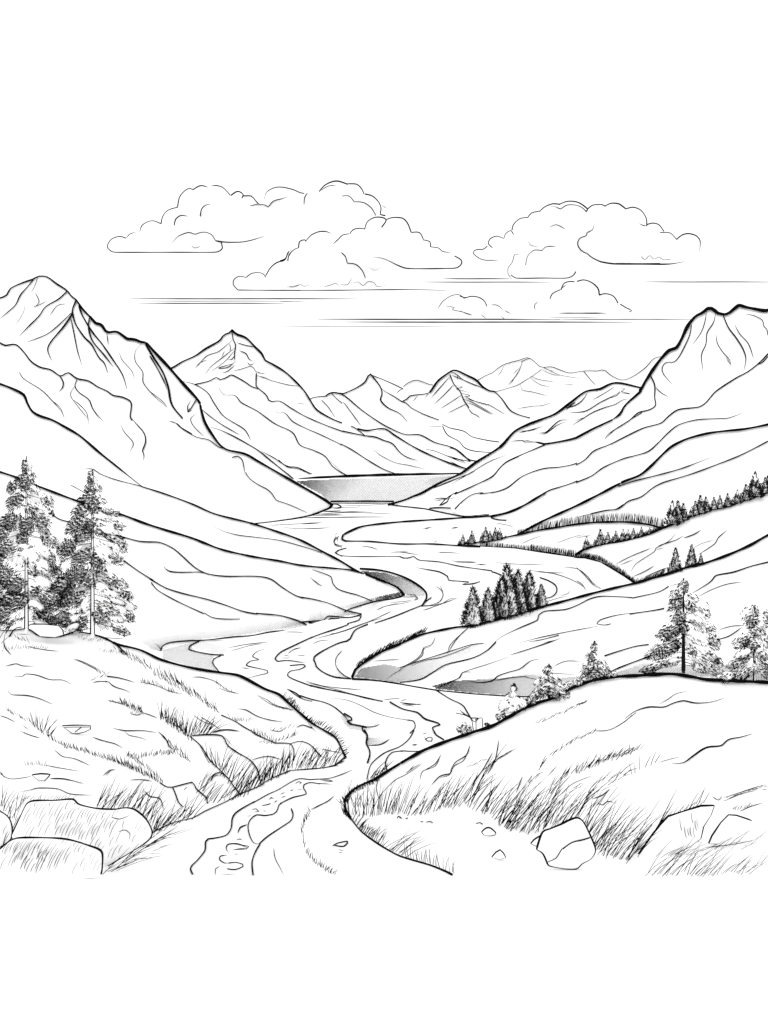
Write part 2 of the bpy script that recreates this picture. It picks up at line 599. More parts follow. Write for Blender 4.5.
c2 1.1 e 637,405 655,375 680,355 710,345 722,315 735,308
c2 0.9 t 720,350 725,330 740,308
c2 0.9 n 562,412 580,398 605,394 625,398 637,412
c2 0.9 n 530,461 512,440 515,420 535,408 562,413
c2 .9 n 530,461 640,462 768,463
c2 0.5 t 715,448 745,450 768,440
T 280 170 3.84
c1 .9 s 92,135 95,105 105,90
c1 1.2 n 150,83 170,60 200,45 225,43 260,55
c1 0.7 t 155,80 185,62 220,58
c1 1.0 n 260,53 295,55 315,75 322,92
c1 1.1 n 325,92 355,100 380,125 388,150 385,170 405,175
c1 0.6 t 390,135 410,147
c1 .9 n 238,100 265,100 285,122
c1 .9 n 285,122 320,125 350,145 368,175
c2 1.1 n 325,228 335,200 360,183 390,182 408,192 390,220
c2 1.1 n 405,192 430,183 470,185 490,205 503,238
c2 .9 n 503,240 535,240 550,265
c2 1.0 n 548,268 575,275 578,295
c2 .9 e 578,295 610,300 622,312 655,318
c2 1.1 e 670,330 695,345 697,360 680,375 640,378 490,378 450,365 410,345 385,337 358,334
c2 .9 s 203,285 225,265 240,250 265,245
c2 .9 n 268,245 280,230 300,224 325,226
c2 1.0 e 100,272 120,250 150,237 180,237 197,245
c2 1.1 n 72,298 75,275 95,268 100,275
c2 1.0 n 30,350 35,325 55,305 72,298
c2 0.9 n 0,348 20,340 35,312
c2 0.9 e 0,462 200,462 500,459 640,463
c2 0.9 s 232,315 250,330 258,358
c2 .9 n 258,358 290,362 315,385 328,415
c2 0.5 t 25,450 60,445 80,440 95,448 105,440 125,452
c2 0.5 t 165,450 200,440 215,435 230,450
c2 0.5 t 230,440 260,440 275,415
c2 0.6 t 280,435 300,430 320,445 335,430 360,432 372,447 410,443
c4 0.8 s 605,535 625,505 660,482 690,480 708,493
c4 0.8 n 708,492 740,485 768,490
c4 0.7 t 635,523 670,528 660,536 700,545 740,557
T 460 170 3.84
c3 0.9 n 105,292 88,305 65,305 50,318 75,340 100,347
c3 0.7 e 100,347 148,347
c3 0.9 n 125,298 110,285 115,265 140,254 165,262
c3 .9 n 168,265 175,245 195,232 205,248
c3 1.0 n 200,230 205,210 230,187 262,182
c3 .9 n 262,180 275,165 305,158
c3 1.1 n 305,160 325,142 355,130 385,132
c3 1.2 n 385,130 415,120 455,125 490,150 485,160
c3 0.9 s 340,142 370,142 385,150 410,135 445,135 470,145 485,160
c3 1.1 n 490,150 510,135 545,133 560,140
c3 1.2 n 558,138 580,128 610,130 635,148
c3 1.0 n 635,150 665,143 695,155 715,185 717,215
c3 0.8 t 717,215 700,212 688,205
c3 1.0 n 485,318 510,338 550,355 600,360
c3 1.3 n 600,360 700,360 768,360
c3 .9 s 515,210 508,230 488,240 485,252 460,262 452,285 465,308 485,320
c3 0.8 t 340,222 370,210 405,228
c3 0.5 t 262,270 270,288 300,295
c3 0.8 n 252,365 260,330 285,308 315,310
c3 0.8 e 315,310 330,295 368,293
c3 0.7 s 228,325 210,325 200,355 185,375 185,400 195,412
c3 1.0 n 195,402 215,415 320,415 410,415 435,405 445,390
c4 0.9 n 0,485 20,490 45,485 75,490 95,505 103,523
c4 0.8 t 120,518 145,520 165,538
c4 0.8 t 170,538 195,553
c4 0.7 t 0,540 20,550 45,558
c4 0.7 t 80,555 100,570
c4 0.7 t 155,560 175,575
c5 0.7 t 300,505 285,520 290,538
c5 1.1 s 345,498 355,475 385,460
c5 1.2 n 388,460 400,435 425,428 440,430
c5 0.8 t 390,455 410,440
c5 1.2 n 450,428 475,422 505,432 530,455 535,480
c5 1.2 n 535,480 560,475 590,485 607,512
c5 0.9 n 615,515 640,530 660,540 650,545
c5 1.1 t 380,550 470,550 565,550
T 600 180 4.571
c3 1.1 n 213,205 240,197 270,205 292,235
c3 0.8 n 275,240 320,242 350,272
c3 1.1 e 350,272 375,252 405,245 440,255 458,280 455,325
c3 1.3 e 0,373 60,383 200,385 320,384 385,373
c3 0.5 n 190,350 205,365 228,345 245,362 270,352 290,365 322,362
"""

# ---------------------------------------------------------------- materials
def mat(name, col, rough=1.0, amt=0.0, scale=1.0, spec=0.0):
    m = bpy.data.materials.new(name); m.use_nodes = True
    nt = m.node_tree; b = nt.nodes['Principled BSDF']
    b.inputs['Base Color'].default_value = (*col, 1); b.inputs['Roughness'].default_value = rough
    b.inputs['Specular IOR Level'].default_value = spec
    if amt:
        tc = nt.nodes.new('ShaderNodeTexCoord'); n = nt.nodes.new('ShaderNodeTexNoise'); r = nt.nodes.new('ShaderNodeValToRGB')
        n.inputs['Scale'].default_value = scale; n.inputs['Detail'].default_value = 6
        r.color_ramp.elements[0].color = (*[c - amt for c in col], 1); r.color_ramp.elements[1].color = (*[min(1, c + amt) for c in col], 1)
        nt.links.new(tc.outputs['Object'], n.inputs['Vector']); nt.links.new(n.outputs['Fac'], r.inputs['Fac']); nt.links.new(r.outputs['Color'], b.inputs['Base Color'])
    return m
SNOW = mat('white_ground', (.95, .95, .95), 1, .01, .05)
STONE = mat('white_stone', (.94, .94, .94), 1, .012, 3)
WATER = mat('pale_water', (.94, .94, .945), .6, .01, .02)
CLOUD = mat('cloud_white', (.94, .94, .94), 1, .01, .001)
BARK = mat('ink_bark', (.012, .012, .012), 1, .006, 4)
INK = mat('ink', (.004, .004, .004), 1, .002, 2)
NEEDLE = mat('dark_needles', (.010, .010, .010), 1, .005, 4)
SNOWY = mat('snow_on_boughs', (.95, .95, .95), 1, .012, 2)

# ---------------------------------------------------------------- geometry helpers
def P(px, py, D):
    return Vector(((px - CX) / F * D, D, -(py - HY) / F * D))
class MB:
    def __init__(s): s.v, s.f, s.m = [], [], []
    def add(s, vs, fs, mi=0):
        k = len(s.v); s.v.extend(vs); s.f.extend([tuple(i + k for i in f) for f in fs]); s.m.extend([mi] * len(fs))
    def build(s, name, mats, parent=None, origin=None, smooth=False):
        me = bpy.data.meshes.new(name)
        o0 = origin or Vector((0, 0, 0))
        me.from_pydata([tuple(Vector(v) - o0) for v in s.v], [], s.f)
        for m in mats: me.materials.append(m)
        me.polygons.foreach_set('material_index', s.m)
        if smooth: me.polygons.foreach_set('use_smooth', [True] * len(s.f))
        me.update(); ob = bpy.data.objects.new(name, me); C.objects.link(ob)
        if parent: ob.parent = parent
        elif origin: ob.location = origin
        return ob
def tag(o, label=None, cat=None, group=None, kind=None):
    for k, v in (('label', label), ('category', cat), ('group', group), ('kind', kind)):
        if v: o[k] = v
    return o
def empty(name, loc):
    e = bpy.data.objects.new(name, None); e.location = loc; e.empty_display_size = .2; C.objects.link(e); return e
def smooth_line(pts, step=2.5):
    if len(pts) == 2:
        n = max(2, int(math.dist(*pts) / 6)); return [(pts[0][0] + (pts[1][0] - pts[0][0]) * i / n, pts[0][1] + (pts[1][1] - pts[0][1]) * i / n) for i in range(n + 1)]
    out = []; q = [pts[0]] + list(pts) + [pts[-1]]
    for i in range(1, len(q) - 2):
        a, b, c, d = q[i - 1], q[i], q[i + 1], q[i + 2]
        L = math.dist(b, c); n = max(1, int(L / step + .5))
        # centripetal-ish: clamp tangents to the segment length
        def tan(p, r):
            t = ((r[0] - p[0]) / 2, (r[1] - p[1]) / 2); l = math.hypot(*t)
            k = min(1, L / l) if l else 0
            return (t[0] * k, t[1] * k)
        t1, t2 = tan(a, c), tan(b, d)
        for j in range(n):
            t = j / n; h1 = 2*t**3 - 3*t*t + 1; h2 = t**3 - 2*t*t + t; h3 = -2*t**3 + 3*t*t; h4 = t**3 - t*t
            out.append((h1*b[0] + h2*t1[0] + h3*c[0] + h4*t2[0], h1*b[1] + h2*t1[1] + h3*c[1] + h4*t2[1]))
    out.append(tuple(pts[-1])); return out
def tube(mb, pts, rad, mi=1, n=5):
    """pts: world points, rad: radius at each; a closed-ended round pen line"""
    vs, fs = [], []
    up0 = None
    for i, p in enumerate(pts):
        t = (pts[min(i + 1, len(pts) - 1)] - pts[max(i - 1, 0)])
        if t.length < 1e-9: t = Vector((1, 0, 0))
        t.normalize()
        a = t.cross(Vector((0, 1, 0)))
        if a.length < .05: a = t.cross(Vector((0, 0, 1)))
        a.normalize(); b = t.cross(a)
        for k in range(n):
            w = 2 * math.pi * k / n
            vs.append(p + (a * math.cos(w) + b * math.sin(w)) * rad[i])
    for i in range(len(pts) - 1):
        for k in range(n):
            fs.append((i*n + k, i*n + (k+1) % n, (i+1)*n + (k+1) % n, (i+1)*n + k))
    fs.append(tuple(range(n))); fs.append(tuple(range((len(pts)-1)*n, len(pts)*n)))
    mb.add(vs, fs, mi)
WS = 1.28
def prof(t, fl):
    a = 1.0
    if fl in 'ts': a = min(a, .25 + t / .3)
    if fl in 'te': a = min(a, .25 + (1 - t) / .35)
    return a
SEEN = {}
def fresh(key, pts):
    """drop the stretches of a line that retrace one already drawn on the same ground"""
    q = smooth_line(pts, 2.0); g = SEEN.setdefault(key, {}); keep = []
    for i, (x, y) in enumerate(q):
        a, b = q[max(0, i - 1)], q[min(len(q) - 1, i + 1)]; l = math.dist(a, b) or 1; tx_, ty_ = (b[0] - a[0]) / l, (b[1] - a[1]) / l
        hit = False
        for u in (-1, 0, 1):
            for v in (-1, 0, 1):
                for (X, Y, TX, TY) in g.get((int(x // 3) + u, int(y // 3) + v), ()):
                    if (X - x) ** 2 + (Y - y) ** 2 < 4.6 and abs(TX * tx_ + TY * ty_) > .9: hit = True
        keep.append((x, y, tx_, ty_, hit))
    runs, cur = [], []
    for i, k in enumerate(keep):
        if not k[4]: cur.append(i)
        elif cur: runs.append(cur); cur = []
    if cur: runs.append(cur)
    for x, y, a, b, h in keep: g.setdefault((int(x // 3), int(y // 3)), []).append((x, y, a, b))
    if len(runs) == 1 and len(runs[0]) == len(keep): return [pts]
    return [[q[i] for i in range(max(0, r[0] - 2), min(len(q), r[-1] + 2))][::2] + [q[min(len(q) - 1, r[-1] + 3)]] for r in runs if len(r) >= 3]
def pen(mb, dep, pts, w, fl='n', mi=1, n=5, wob=.14, eps=.003, w2=None):
    q = smooth_line(pts); N = len(q); W, rr = [], []
    ph = R.random() * 9; fr = .25 + R.random() * .3
    for i, (x, y) in enumerate(q):
        t = i / max(1, N - 1); ww = w if w2 is None else w + (w2 - w) * t
        D = dep(x, y); e2 = eps
        if eps:
            sl = abs(math.log(dep(x, y - 1) / dep(x, y + 1))) / 2; e2 = .002 + min(.03, sl * ww * .8)   # clear of the slope it lies on
        D *= 1 - e2; W.append(P(x, y, D))
        rr.append(max(.12, ww * WS * prof(t, fl) * (1 + wob * math.sin(i * fr + ph))) * .5 * D / F)
    tube(mb, W, rr, mi, n)
def blade(mb, dep, x, y, L, ang, w, bend=.15, mi=1):
    """a grass blade rooted on the ground, standing up from it and thinning to its tip"""
    D = dep(x, y) * .997; s = D / F; b = P(x, y, D)
    a = math.radians(ang); vs = []
    for k, t in enumerate((0, .35, .7, 1)):
        aa = a - bend * t
        c = b + Vector((math.cos(aa) * L * t * s, -.06 * L * t * s, math.sin(aa) * L * t * s))
        r = w * .46 * s * (1.0, 1.0, .8, .3)[k]
        nx, nz = -math.sin(aa), math.cos(aa)
        vs += [c + Vector((nx * r, 0, nz * r)), c - Vector((nx * r, 0, nz * r)), c + Vector((0, r, 0))]
    fs = []
    for k in range(3):
        for j in range(3): fs.append((k*3 + j, k*3 + (j+1) % 3, k*3 + 3 + (j+1) % 3, k*3 + 3 + j))
    mb.add(vs, fs, mi)
def dot(mb, dep, x, y, r, mi=1, eps=.003):
    D = dep(x, y) * (1 - eps); s = D / F * r; c = P(x, y, D)
    mb.add([c + Vector((s, 0, 0)), c + Vector((0, 0, s)), c + Vector((-s, 0, 0)), c + Vector((0, 0, -s)), c + Vector((0, -s*.6, 0)), c + Vector((0, s*.6, 0))],
           [(0,1,4),(1,2,4),(2,3,4),(3,0,4),(1,0,5),(2,1,5),(3,2,5),(0,3,5)], mi)
def inside(x, y, pg):
    c = False; n = len(pg); j = n - 1
    for i in range(n):
        if (pg[i][1] > y) != (pg[j][1] > y) and x < (pg[j][0] - pg[i][0]) * (y - pg[i][1]) / (pg[j][1] - pg[i][1]) + pg[i][0]: c = not c
        j = i
    return c
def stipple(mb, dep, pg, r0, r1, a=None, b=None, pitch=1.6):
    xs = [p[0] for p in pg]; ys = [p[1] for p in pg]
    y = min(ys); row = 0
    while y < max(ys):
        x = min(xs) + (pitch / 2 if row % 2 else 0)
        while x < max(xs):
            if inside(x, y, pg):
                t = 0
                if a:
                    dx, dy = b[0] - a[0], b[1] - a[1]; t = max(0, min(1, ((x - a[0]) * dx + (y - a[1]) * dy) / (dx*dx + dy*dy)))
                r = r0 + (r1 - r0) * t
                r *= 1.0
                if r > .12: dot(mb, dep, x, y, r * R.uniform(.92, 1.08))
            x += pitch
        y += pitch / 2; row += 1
def Pt(s): return [tuple(float(c) for c in q.split(',')) for q in s.split()]
def interp(pts, x):
    if x <= pts[0][0]: return pts[0][1]
    for (x0, y0), (x1, y1) in zip(pts, pts[1:]):
        if x <= x1: return y0 + (y1 - y0) * (x - x0) / (x1 - x0) if x1 > x0 else y1
    return pts[-1][1]

# ---------------------------------------------------------------- the valley floor
FT = [(600, ZV * F / 138), (650, 250), (700, 120), (770, 55), (875, 25), (1024, 12.2), (1300, 3.2)]
def Df(x, y):
    if y <= 600: return ZV * F / max(1.2, y - HY)
    for (a, A), (b, B) in zip(FT, FT[1:]):
        if y <= b: return A * (B / A) ** ((y - a) / (b - a))
    return FT[-1][1]
# ---------------------------------------------------------------- hills: crest line, foot line, how fast they rise
LAY = {}
class Hill:
    def __init__(s, key, name, crest, foot, k, base=None, ext=1):
        s.key, s.name, s.k, s.base = key, name, k, base
        cr = Pt(crest); s.cr = cr; s.foot = Pt(foot); s.mb = MB()
        s.cs = smooth_line(cr, 2)
        # keep monotone in x for the height-field
        m = [s.cs[0]]
        for p in s.cs[1:]:
            if p[0] > m[-1][0] + .05: m.append(p)
        s.cs = m; LAY[key] = s
    def yc(s, x): return interp(s.cs, x)
    def yb(s, x): return max(interp(s.foot, x), s.yc(x) + .5)
    def D(s, x, y):
        xx = min(max(x, s.cs[0][0]), s.cs[-1][0])
        b = s.yb(xx); Db = s.base if s.base else Df(xx, b)
        return Db * math.exp(s.k * (b - y))
    def surface(s, nrow=14):
        vs, fs = [], []; xs = []
        x0, x1 = s.cs[0][0], s.cs[-1][0]; x = x0
        while x < x1: xs.append(x); x += 2.0 if 0 <= x <= 768 else 12
        xs.append(x1)
        rows = nrow + 6
        for x in xs:
            c, b = s.yc(x), s.yb(x); Dc = s.D(x, c); hgt = b - c
            bk = min(1, hgt / 20)
            for dy, m in ((60*bk, 1.3), (22*bk, 1.12), (5*bk, 1.03)): vs.append(P(x, c + dy, Dc * (1 + (m - 1) * bk + .002)))
            for i in range(nrow + 1):
                y = c + hgt * i / nrow; vs.append(P(x, y, s.D(x, y)))
            e = P(x, b, s.D(x, b)); dz = .02 * s.D(x, b)
            vs.append(e - Vector((0, 0, dz))); vs.append(e + Vector((0, .3 * dz, -2 * dz)))
        for i in range(len(xs) - 1):
            for j in range(rows - 1):
                fs.append((i*rows + j, i*rows + j + 1, (i+1)*rows + j + 1, (i+1)*rows + j))
        s.mb.add(vs, fs, 0)
    def build(s):
        o = s.mb.build(s.name, [SNOW, INK]); tag(o, kind='structure'); return o
H = Hill
H('fr', 'far_mountain_range', '-400,330 -200,380 0,385 200,390 400,388 408,383 416,380 423,382 433,385 445,381 455,388 470,384 478,380 485,376 492,373 497,369 503,365 512,362 520,360 525,358 529,358 535,362 541,367 552,367 560,370 570,373 584,371 598,371 604,370 612,376 622,380 632,377 645,368 655,358 668,357 700,360 768,375 900,350 1100,390',
  '-400,520 1100,520', .001, 16000)
H('mp', 'mountain', '250,440 310,399 317,397 326,396 330,393 338,393 342,394 350,391 358,387 365,382 371,374 385,384 395,388 403,401 410,396 425,394 430,392 438,381 447,374 453,370.5 458,371 466,375 476,380 483,387 490,391 495,392 502,399 510,410 518,414.5 530,418 580,430 700,460',
  '250,500 700,500', .002, 10800)
H('sp', 'mountain', '60,420 120,385 168,368 172,368 182,362 195,356 205,349 219,341 224,335 229,333 232,330 236,334 246,338 256,348 262,354 265,360 272,364 285,372 298,384 305,392 310,400 317,410 332,419 342,423 352,427 365,431 375,431 384,429 395,436 412,447 430,455 448,463 467,469 480,473 520,482',
  '60,479 300,479 400,476 460,474 520,474', .003)
H('rr', 'mountain_ridge', '388,505 395,503 405,500 412,497 422,493 440,483 460,474 475,463 500,447 514,432 527,425 540,420 555,414 570,403 585,392 600,389 608,385 615,383 625,384 642,388 680,395 768,405 900,420 1000,430',
  '388,506 410,508 425,509 450,515 460,517 500,518 1000,518', .006)
H('rm', 'mountain', '434,508.5 440,506 450,500 455,494 472,487 492,476 507,461 525,455 545,444 560,441 580,436 596,429 612,419 618,415 625,405 630,399 640,390.5 645,382 652,371 660,360 669,350.5 676,348 681,340 687,327 693,319 697,315.5 703,312.5 708,308.5 713,309 718,313 725,314.5 729,313 739,305.5 745,307 755,309 768,310.5 800,300 860,330 950,360 1068,380',
  '434,509.5 445,512 460,517 490,517 520,525 560,528 650,532 1068,535', .002)
H('lm', 'mountain', '-300,340 -150,310 -60,318 -20,303 0,298 6.5,295 10.4,288.6 21,283.4 34,278.8 38,276.4 47,277 56,283.4 67,290.7 71.6,296.5 76,299.8 83,309.5 90,316.8 96,323.3 101.5,325 107,332 117,332 127.6,339 134,339.4 142,342.5 146,342.8 153.6,351 169,367.5 182,382.4 199,401.4 201,409 205,422.5 212.5,435 220,445 227.5,450 245,454 257.5,461 280,474 295,482.5 312.5,492.5 325,500 332,505',
  '-300,530 200,530 255,524 295,519 312,515.5 329,508.7 333,506', .0022)
H('ls', 'hill', '-300,300 -100,350 -20,377 0,384 13,389 24,395 27,402 32,411 40,416 52,420 65,427 80,436 100,453 120,469 135,481 143,487 150,492',
  '-300,545 150,545', .002, 1040)
H('ha', 'hill', '60,477 80,469 88,469 95,470 105,475 120,480 143,487 165,494 192,504 215,514 250,523 275,531 300,540 327,554 342,562 360,573 375,578',
  '60,560 250,560 360,580 375,585', .002, 690)
H('hb', 'hill', '-300,360 -100,435 -20,466 0,472 18,478 40,487 83,503 120,514 150,525 192,538 220,549 250,556 280,561 300,565 330,568 350,570 362,573 375,578 390,584 398,588 402,592.5 404,595',
  '-300,690 0,681 100,666 150,653.5 180,646 205,641 245,637 280,631 307,625 322,620 350,618 362,616 375,603 395,598 404,596', .003)
H('r1', 'hill', '515,536 542,521.5 576,506 600,494 623,482 640,475 651,466 662,455 671,447 682,441 693,437 710,433 726,431 745,429 768,424.5 820,412 950,390 1068,375',
  '515,537 540,545 600,548 1068,548', .0008)
H('r2', 'hill', '455,544.5 480,542 500,538.5 517,535 540,530 560,527 575,524.5 595,522.5 613,522 632,522.5 650,525 663,528.5 680,531',
  '455,545 467,545.5 515,548 540,552 575,557 680,560', .002)
H('r3', 'hill', '573,557.5 577,554 583,550 591,547 608,543 626,540 645,535 663,528 680,521 696,514.5 710,510 726,506.5 745,500 768,492 820,475 950,430 1068,400',
  '573,558 585,558 601,562 626,577 636,584 650,590 1068,592', .001)
H('r5', 'hill', '351,680 353,675 355,670 362,664 372,657 385,650 400,644 415,637 430,632.5 455,627.5 472,625.5 490,621 517,613 545,606 568,600 590,594 610,589 636,583 650,579 670,573 688,567 705,563 730,554 750,545 768,535 820,510 950,460 1068,430',
  '351,680.5 380,681 400,684 435,690 475,694 504,696 530,697 560,702 1068,710', .006)
H('kl', 'knoll', '-300,560 -100,600 -30,622 0,630 15,630 28,629 40,636 57,637 77,632 102,637 117,644 140,650 162,660 192,668 220,672.5 240,676 265,689 280,695 292,706 312,723 322,729 335,737 340,745 344,754 346,757',
  '-300,1120 30,1080 95,900 105,872 125,852 155,831 172,824 192,818 205,815 222,804 240,794 257,787 270,780 290,771 310,769.5 335,766 346,758', .0046)
H('kr', 'knoll', '343.5,806 344.5,800 347,796 353,790 360,785.5 375,779 395,766.5 422,751 450,740 470,733 492,726 508,717 525,708 538,702.5 550,699 562,693 575,686.5 591,681 608,677.5 640,675.5 671,674 693,677 706,679.5 736,681 768,682.5 850,690 950,710 1068,730',
  '343.5,807 346,812 352,820 362,832 380,845 400,856 430,865 452,874 470,900 500,1050 1068,1110', .0046)
FLO = MB(); 
def dep_of(key): return LAY[key].D if key in LAY else Df
for h in LAY.values(): h.surface()
# floor sheet
ys = []; y = 1300.0
while y > 1040: ys.append(y); y -= 20
y = 1040.0
while y > 480: ys.append(y); y -= 2
while y > 464: ys.append(y); y -= 1
ys += [464, 463.3]
xs = list(range(-900, 1801, 20)); n = len(xs)
vs = []
for y in ys: vs += [P(x, y, Df(x, y)) for x in xs]
r0 = [P(x, 1300, 3.2) for x in xs]
vs += [Vector((p.x * 3, -15, p.z)) for p in r0]
fs = []
for i in range(len(ys) - 1):
    for j in range(n - 1): fs.append((i*n+j, i*n+j+1, (i+1)*n+j+1, (i+1)*n+j))
k = len(ys) * n
for j in range(n - 1): fs.append((k + j, k + j + 1, j + 1, j))
FLO.add(vs, fs, 0)
# water and path lie as thin sheets on the floor
LAKE_P = Pt('296,481 462,475 440,487 420,495 392,504 330,504 322,495')
RIV_P = Pt('329,504 392,504 425,510 400,522 365,527 346,534 341,541 345,546 400,548 440,553 500,562 552,575 557,590 548,598 500,612 470,600 430,588 426,600 400,615 355,632 347,642 320,652 314,663 322,672 350,680 400,686 437,692 468,712 470,724 440,742 400,760 385,745 345,724 300,700 288,680 290,668 275,662 282,652 320,636 362,618 350,610 375,601 402,594 380,580 342,562 300,540 262,525 310,516')
PATH_P = Pt('192,874 191,868 198,860 206,850 207,840 229,835 232,825 240,812 265,797 290,782 300,778 350,768 362,740 345,724 400,760 350,782 344,806 352,820 380,845 452,874')
def sheet(name, pg, m):
    mb = MB(); xs_ = [p[0] for p in pg]; ys_ = [p[1] for p in pg]
    y = 2 * math.floor(min(ys_) / 2)
    while y < max(ys_):
        x = math.floor(min(xs_))
        run = None
        while x <= max(xs_) + 3:
            ins = inside(x + 1, y + 1, pg)
            if ins and run is None: run = x
            if (not ins) and run is not None:
                mb.add([P(run, y + 2, Df(0, y + 2) * .999), P(x, y + 2, Df(0, y + 2) * .999), P(x, y, Df(0, y) * .999), P(run, y, Df(0, y) * .999)], [(0, 1, 2, 3)], 0); run = None
            x += 2
        y += 2
    return mb
WAT = {'lake': sheet('lake', LAKE_P, WATER), 'river': sheet('river', RIV_P, WATER), 'path': sheet('path', PATH_P, SNOW)}

def floor_owner(pts):
    x, y = pts[len(pts) // 2]
    for nme, pg in (('lake', LAKE_P), ('river', RIV_P), ('path', PATH_P)):
        if inside(x, y, pg): return WAT[nme]
    return FLO
# clouds
CL = {k: dict(D=18000.0, T=350.0, mb=MB(), ink=[]) for k in ('c1', 'c2', 'c3', 'c4', 'c5')}
CL['c2']['D'] = 16500.0
# crest lines
def crest(key, x0, x1, w, w2=None, fl='n'):
    h = LAY[key]; pts = [p for p in h.cs if x0 <= p[0] <= x1]
    pts = pts[::2] + [pts[-1]] if len(pts) > 6 else pts
    fresh(key, pts)
    pen(h.mb, h.D, pts, w * 1.12, fl, w2=w2 and w2 * 1.12)
def foot(key, pts, w, w2=None, fl='n'):
    h = LAY[key]; fresh(key, Pt(pts)); pen(h.mb, h.D, Pt(pts), w, fl, w2=w2)
crest('fr', 478, 670, .6); crest('fr', 403, 433, .6)
crest('mp', 310, 326, .8); crest('mp', 326, 371, 1.1); crest('mp', 403, 430, .9); crest('mp', 430, 495, 1.5); crest('mp', 495, 530, 1.0)
crest('sp', 168, 232, 1.2, 1.5); crest('sp', 232, 310, 1.7, 1.3); crest('sp', 310, 342, 1.3)
crest('rr', 388, 500, 1.7, 1.9); crest('rr', 500, 615, 2.0, 1.6); crest('rr', 615, 642, 1.5)
crest('rm', 640, 770, 2.3, 2.4)
crest('lm', -5, 90, 1.1, 1.4); crest('lm', 90, 200, 2.0, 2.2); crest('lm', 200, 245, 2.0, 1.7); crest('lm', 245, 332, 1.7, 2.0)
foot('lm', '332,505 329,508.5 312,515 295,518.5 275,521.5 255,523.5', 1.9, 1.2)
crest('ls', -5, 143, 1.9, 1.6, 'e')
crest('ha', 140, 250, 1.1, 1.5); crest('ha', 250, 375, 1.5, 1.8)
crest('hb', -5, 192, 1.7); crest('hb', 192, 365, 1.7, 1.2); crest('hb', 365, 404, 1.7)
foot('hb', '402,592 402,596 395,598.5 375,601.5 350,609 344,612', 1.6, .8)
crest('r1', 517, 620, 1.7, 1.9); crest('r1', 620, 775, 1.9, 1.7)
crest('r2', 457, 663, 1.2, 1.7)
foot('r2', '467,545 490,547 515,548.5 540,552 575,557', 1.0, 1.7)
crest('r3', 575, 663, 1.8); crest('r3', 663, 775, 1.8, 2.0)
foot('r3', '574,557 585,558 601,562.5 613,569 626,577 636,584', 1.6)
crest('r5', 352, 400, 1.8, 2.2); crest('r5', 400, 775, 1.7, 2.0)
foot('r5', '352,679 365,679.5 380,681 400,684 435,690 475,694 504,696 530,697', 1.6, 1.2)
foot('fl' if 0 else 'kl', '345,757 335,765 322,768 310,769 290,770.5', 1.2, .8)
foot('kl', '290,770.5 270,779 257,787 240,794 225,802 205,811 192,818 175,822 155,831 140,841 125,852 112,862', .9, .8)
crest('kl', 0, 28, .8); crest('kl', 28, 120, 1.0, 1.3); crest('kl', 112, 280, 1.6, 2.2); crest('kl', 280, 346, 2.0, 1.3)
crest('kr', 344, 400, 1.6, 2.2); crest('kr', 400, 775, 2.4, 2.5)
foot('kr', '344,806 347,813 352,820 362,832 380,845 400,856 430,865 445,871 452,874.5', 1.2, 1.6)
# spit in the river
pen(FLO, Df, Pt('342,539 343,535 350,531 360,527 375,524.5 400,522 430,520 460,518 492,516'), 1.7)
pen(FLO, Df, Pt('342,539 346,541 370,541.5 400,544 430,544 455,545.5 480,547'), 1.4)

foot('rr', '391,504.5 400,506 425,509 450,514 465,516.5 480,517', 1.2)
# ---------------------------------------------------------------- read the pen lines
CHK = []
tx = ty = 0.0; sc = 1.0
for ln in STROKES.strip().splitlines():
    q = ln.split()
    if q[0] == 'T': tx, ty, sc = float(q[1]), float(q[2]), float(q[3]); continue
    key, w, fl = q[0], float(q[1]), q[2]
    pts = [(tx + a / sc, ty + b / sc) for a, b in Pt(' '.join(q[3:]))]
    if key in CL: CL[key]['ink'].append((pts, w, fl)); continue
    CHK.append((key, pts))
    for pz in (fresh(key, pts) if w >= .8 else [pts]):
        if len(pz) < 2: continue
        if key == 'fl': pen(floor_owner(pz), Df, pz, w, fl)
        else: pen(LAY[key].mb, LAY[key].D, pz, w, fl)
# ---------------------------------------------------------------- stipple shading drawn on the banks and the lake
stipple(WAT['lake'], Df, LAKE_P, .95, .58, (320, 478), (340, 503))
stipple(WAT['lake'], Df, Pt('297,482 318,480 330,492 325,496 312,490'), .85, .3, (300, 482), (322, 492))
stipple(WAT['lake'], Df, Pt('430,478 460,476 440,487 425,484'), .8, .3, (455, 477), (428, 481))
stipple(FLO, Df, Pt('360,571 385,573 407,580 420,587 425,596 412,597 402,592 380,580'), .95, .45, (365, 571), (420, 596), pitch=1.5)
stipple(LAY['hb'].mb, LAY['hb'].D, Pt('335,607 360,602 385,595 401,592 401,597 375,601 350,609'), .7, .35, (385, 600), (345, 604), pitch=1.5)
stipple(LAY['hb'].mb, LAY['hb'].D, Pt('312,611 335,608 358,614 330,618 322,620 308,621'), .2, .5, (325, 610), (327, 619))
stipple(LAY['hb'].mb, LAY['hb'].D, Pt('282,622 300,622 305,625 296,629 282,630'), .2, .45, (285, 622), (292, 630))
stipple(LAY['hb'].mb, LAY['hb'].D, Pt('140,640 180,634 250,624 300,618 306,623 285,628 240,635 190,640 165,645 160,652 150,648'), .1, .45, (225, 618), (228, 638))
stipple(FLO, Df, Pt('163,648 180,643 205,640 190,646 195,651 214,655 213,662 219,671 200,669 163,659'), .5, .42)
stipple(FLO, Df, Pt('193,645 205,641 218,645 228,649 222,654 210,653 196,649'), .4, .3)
stipple(LAY['r5'].mb, LAY['r5'].D, Pt('354,677 362,668 385,664 400,667 450,651 480,643 470,652 445,668 420,680 400,683 380,680'), .66, .36, (370, 681), (440, 655))
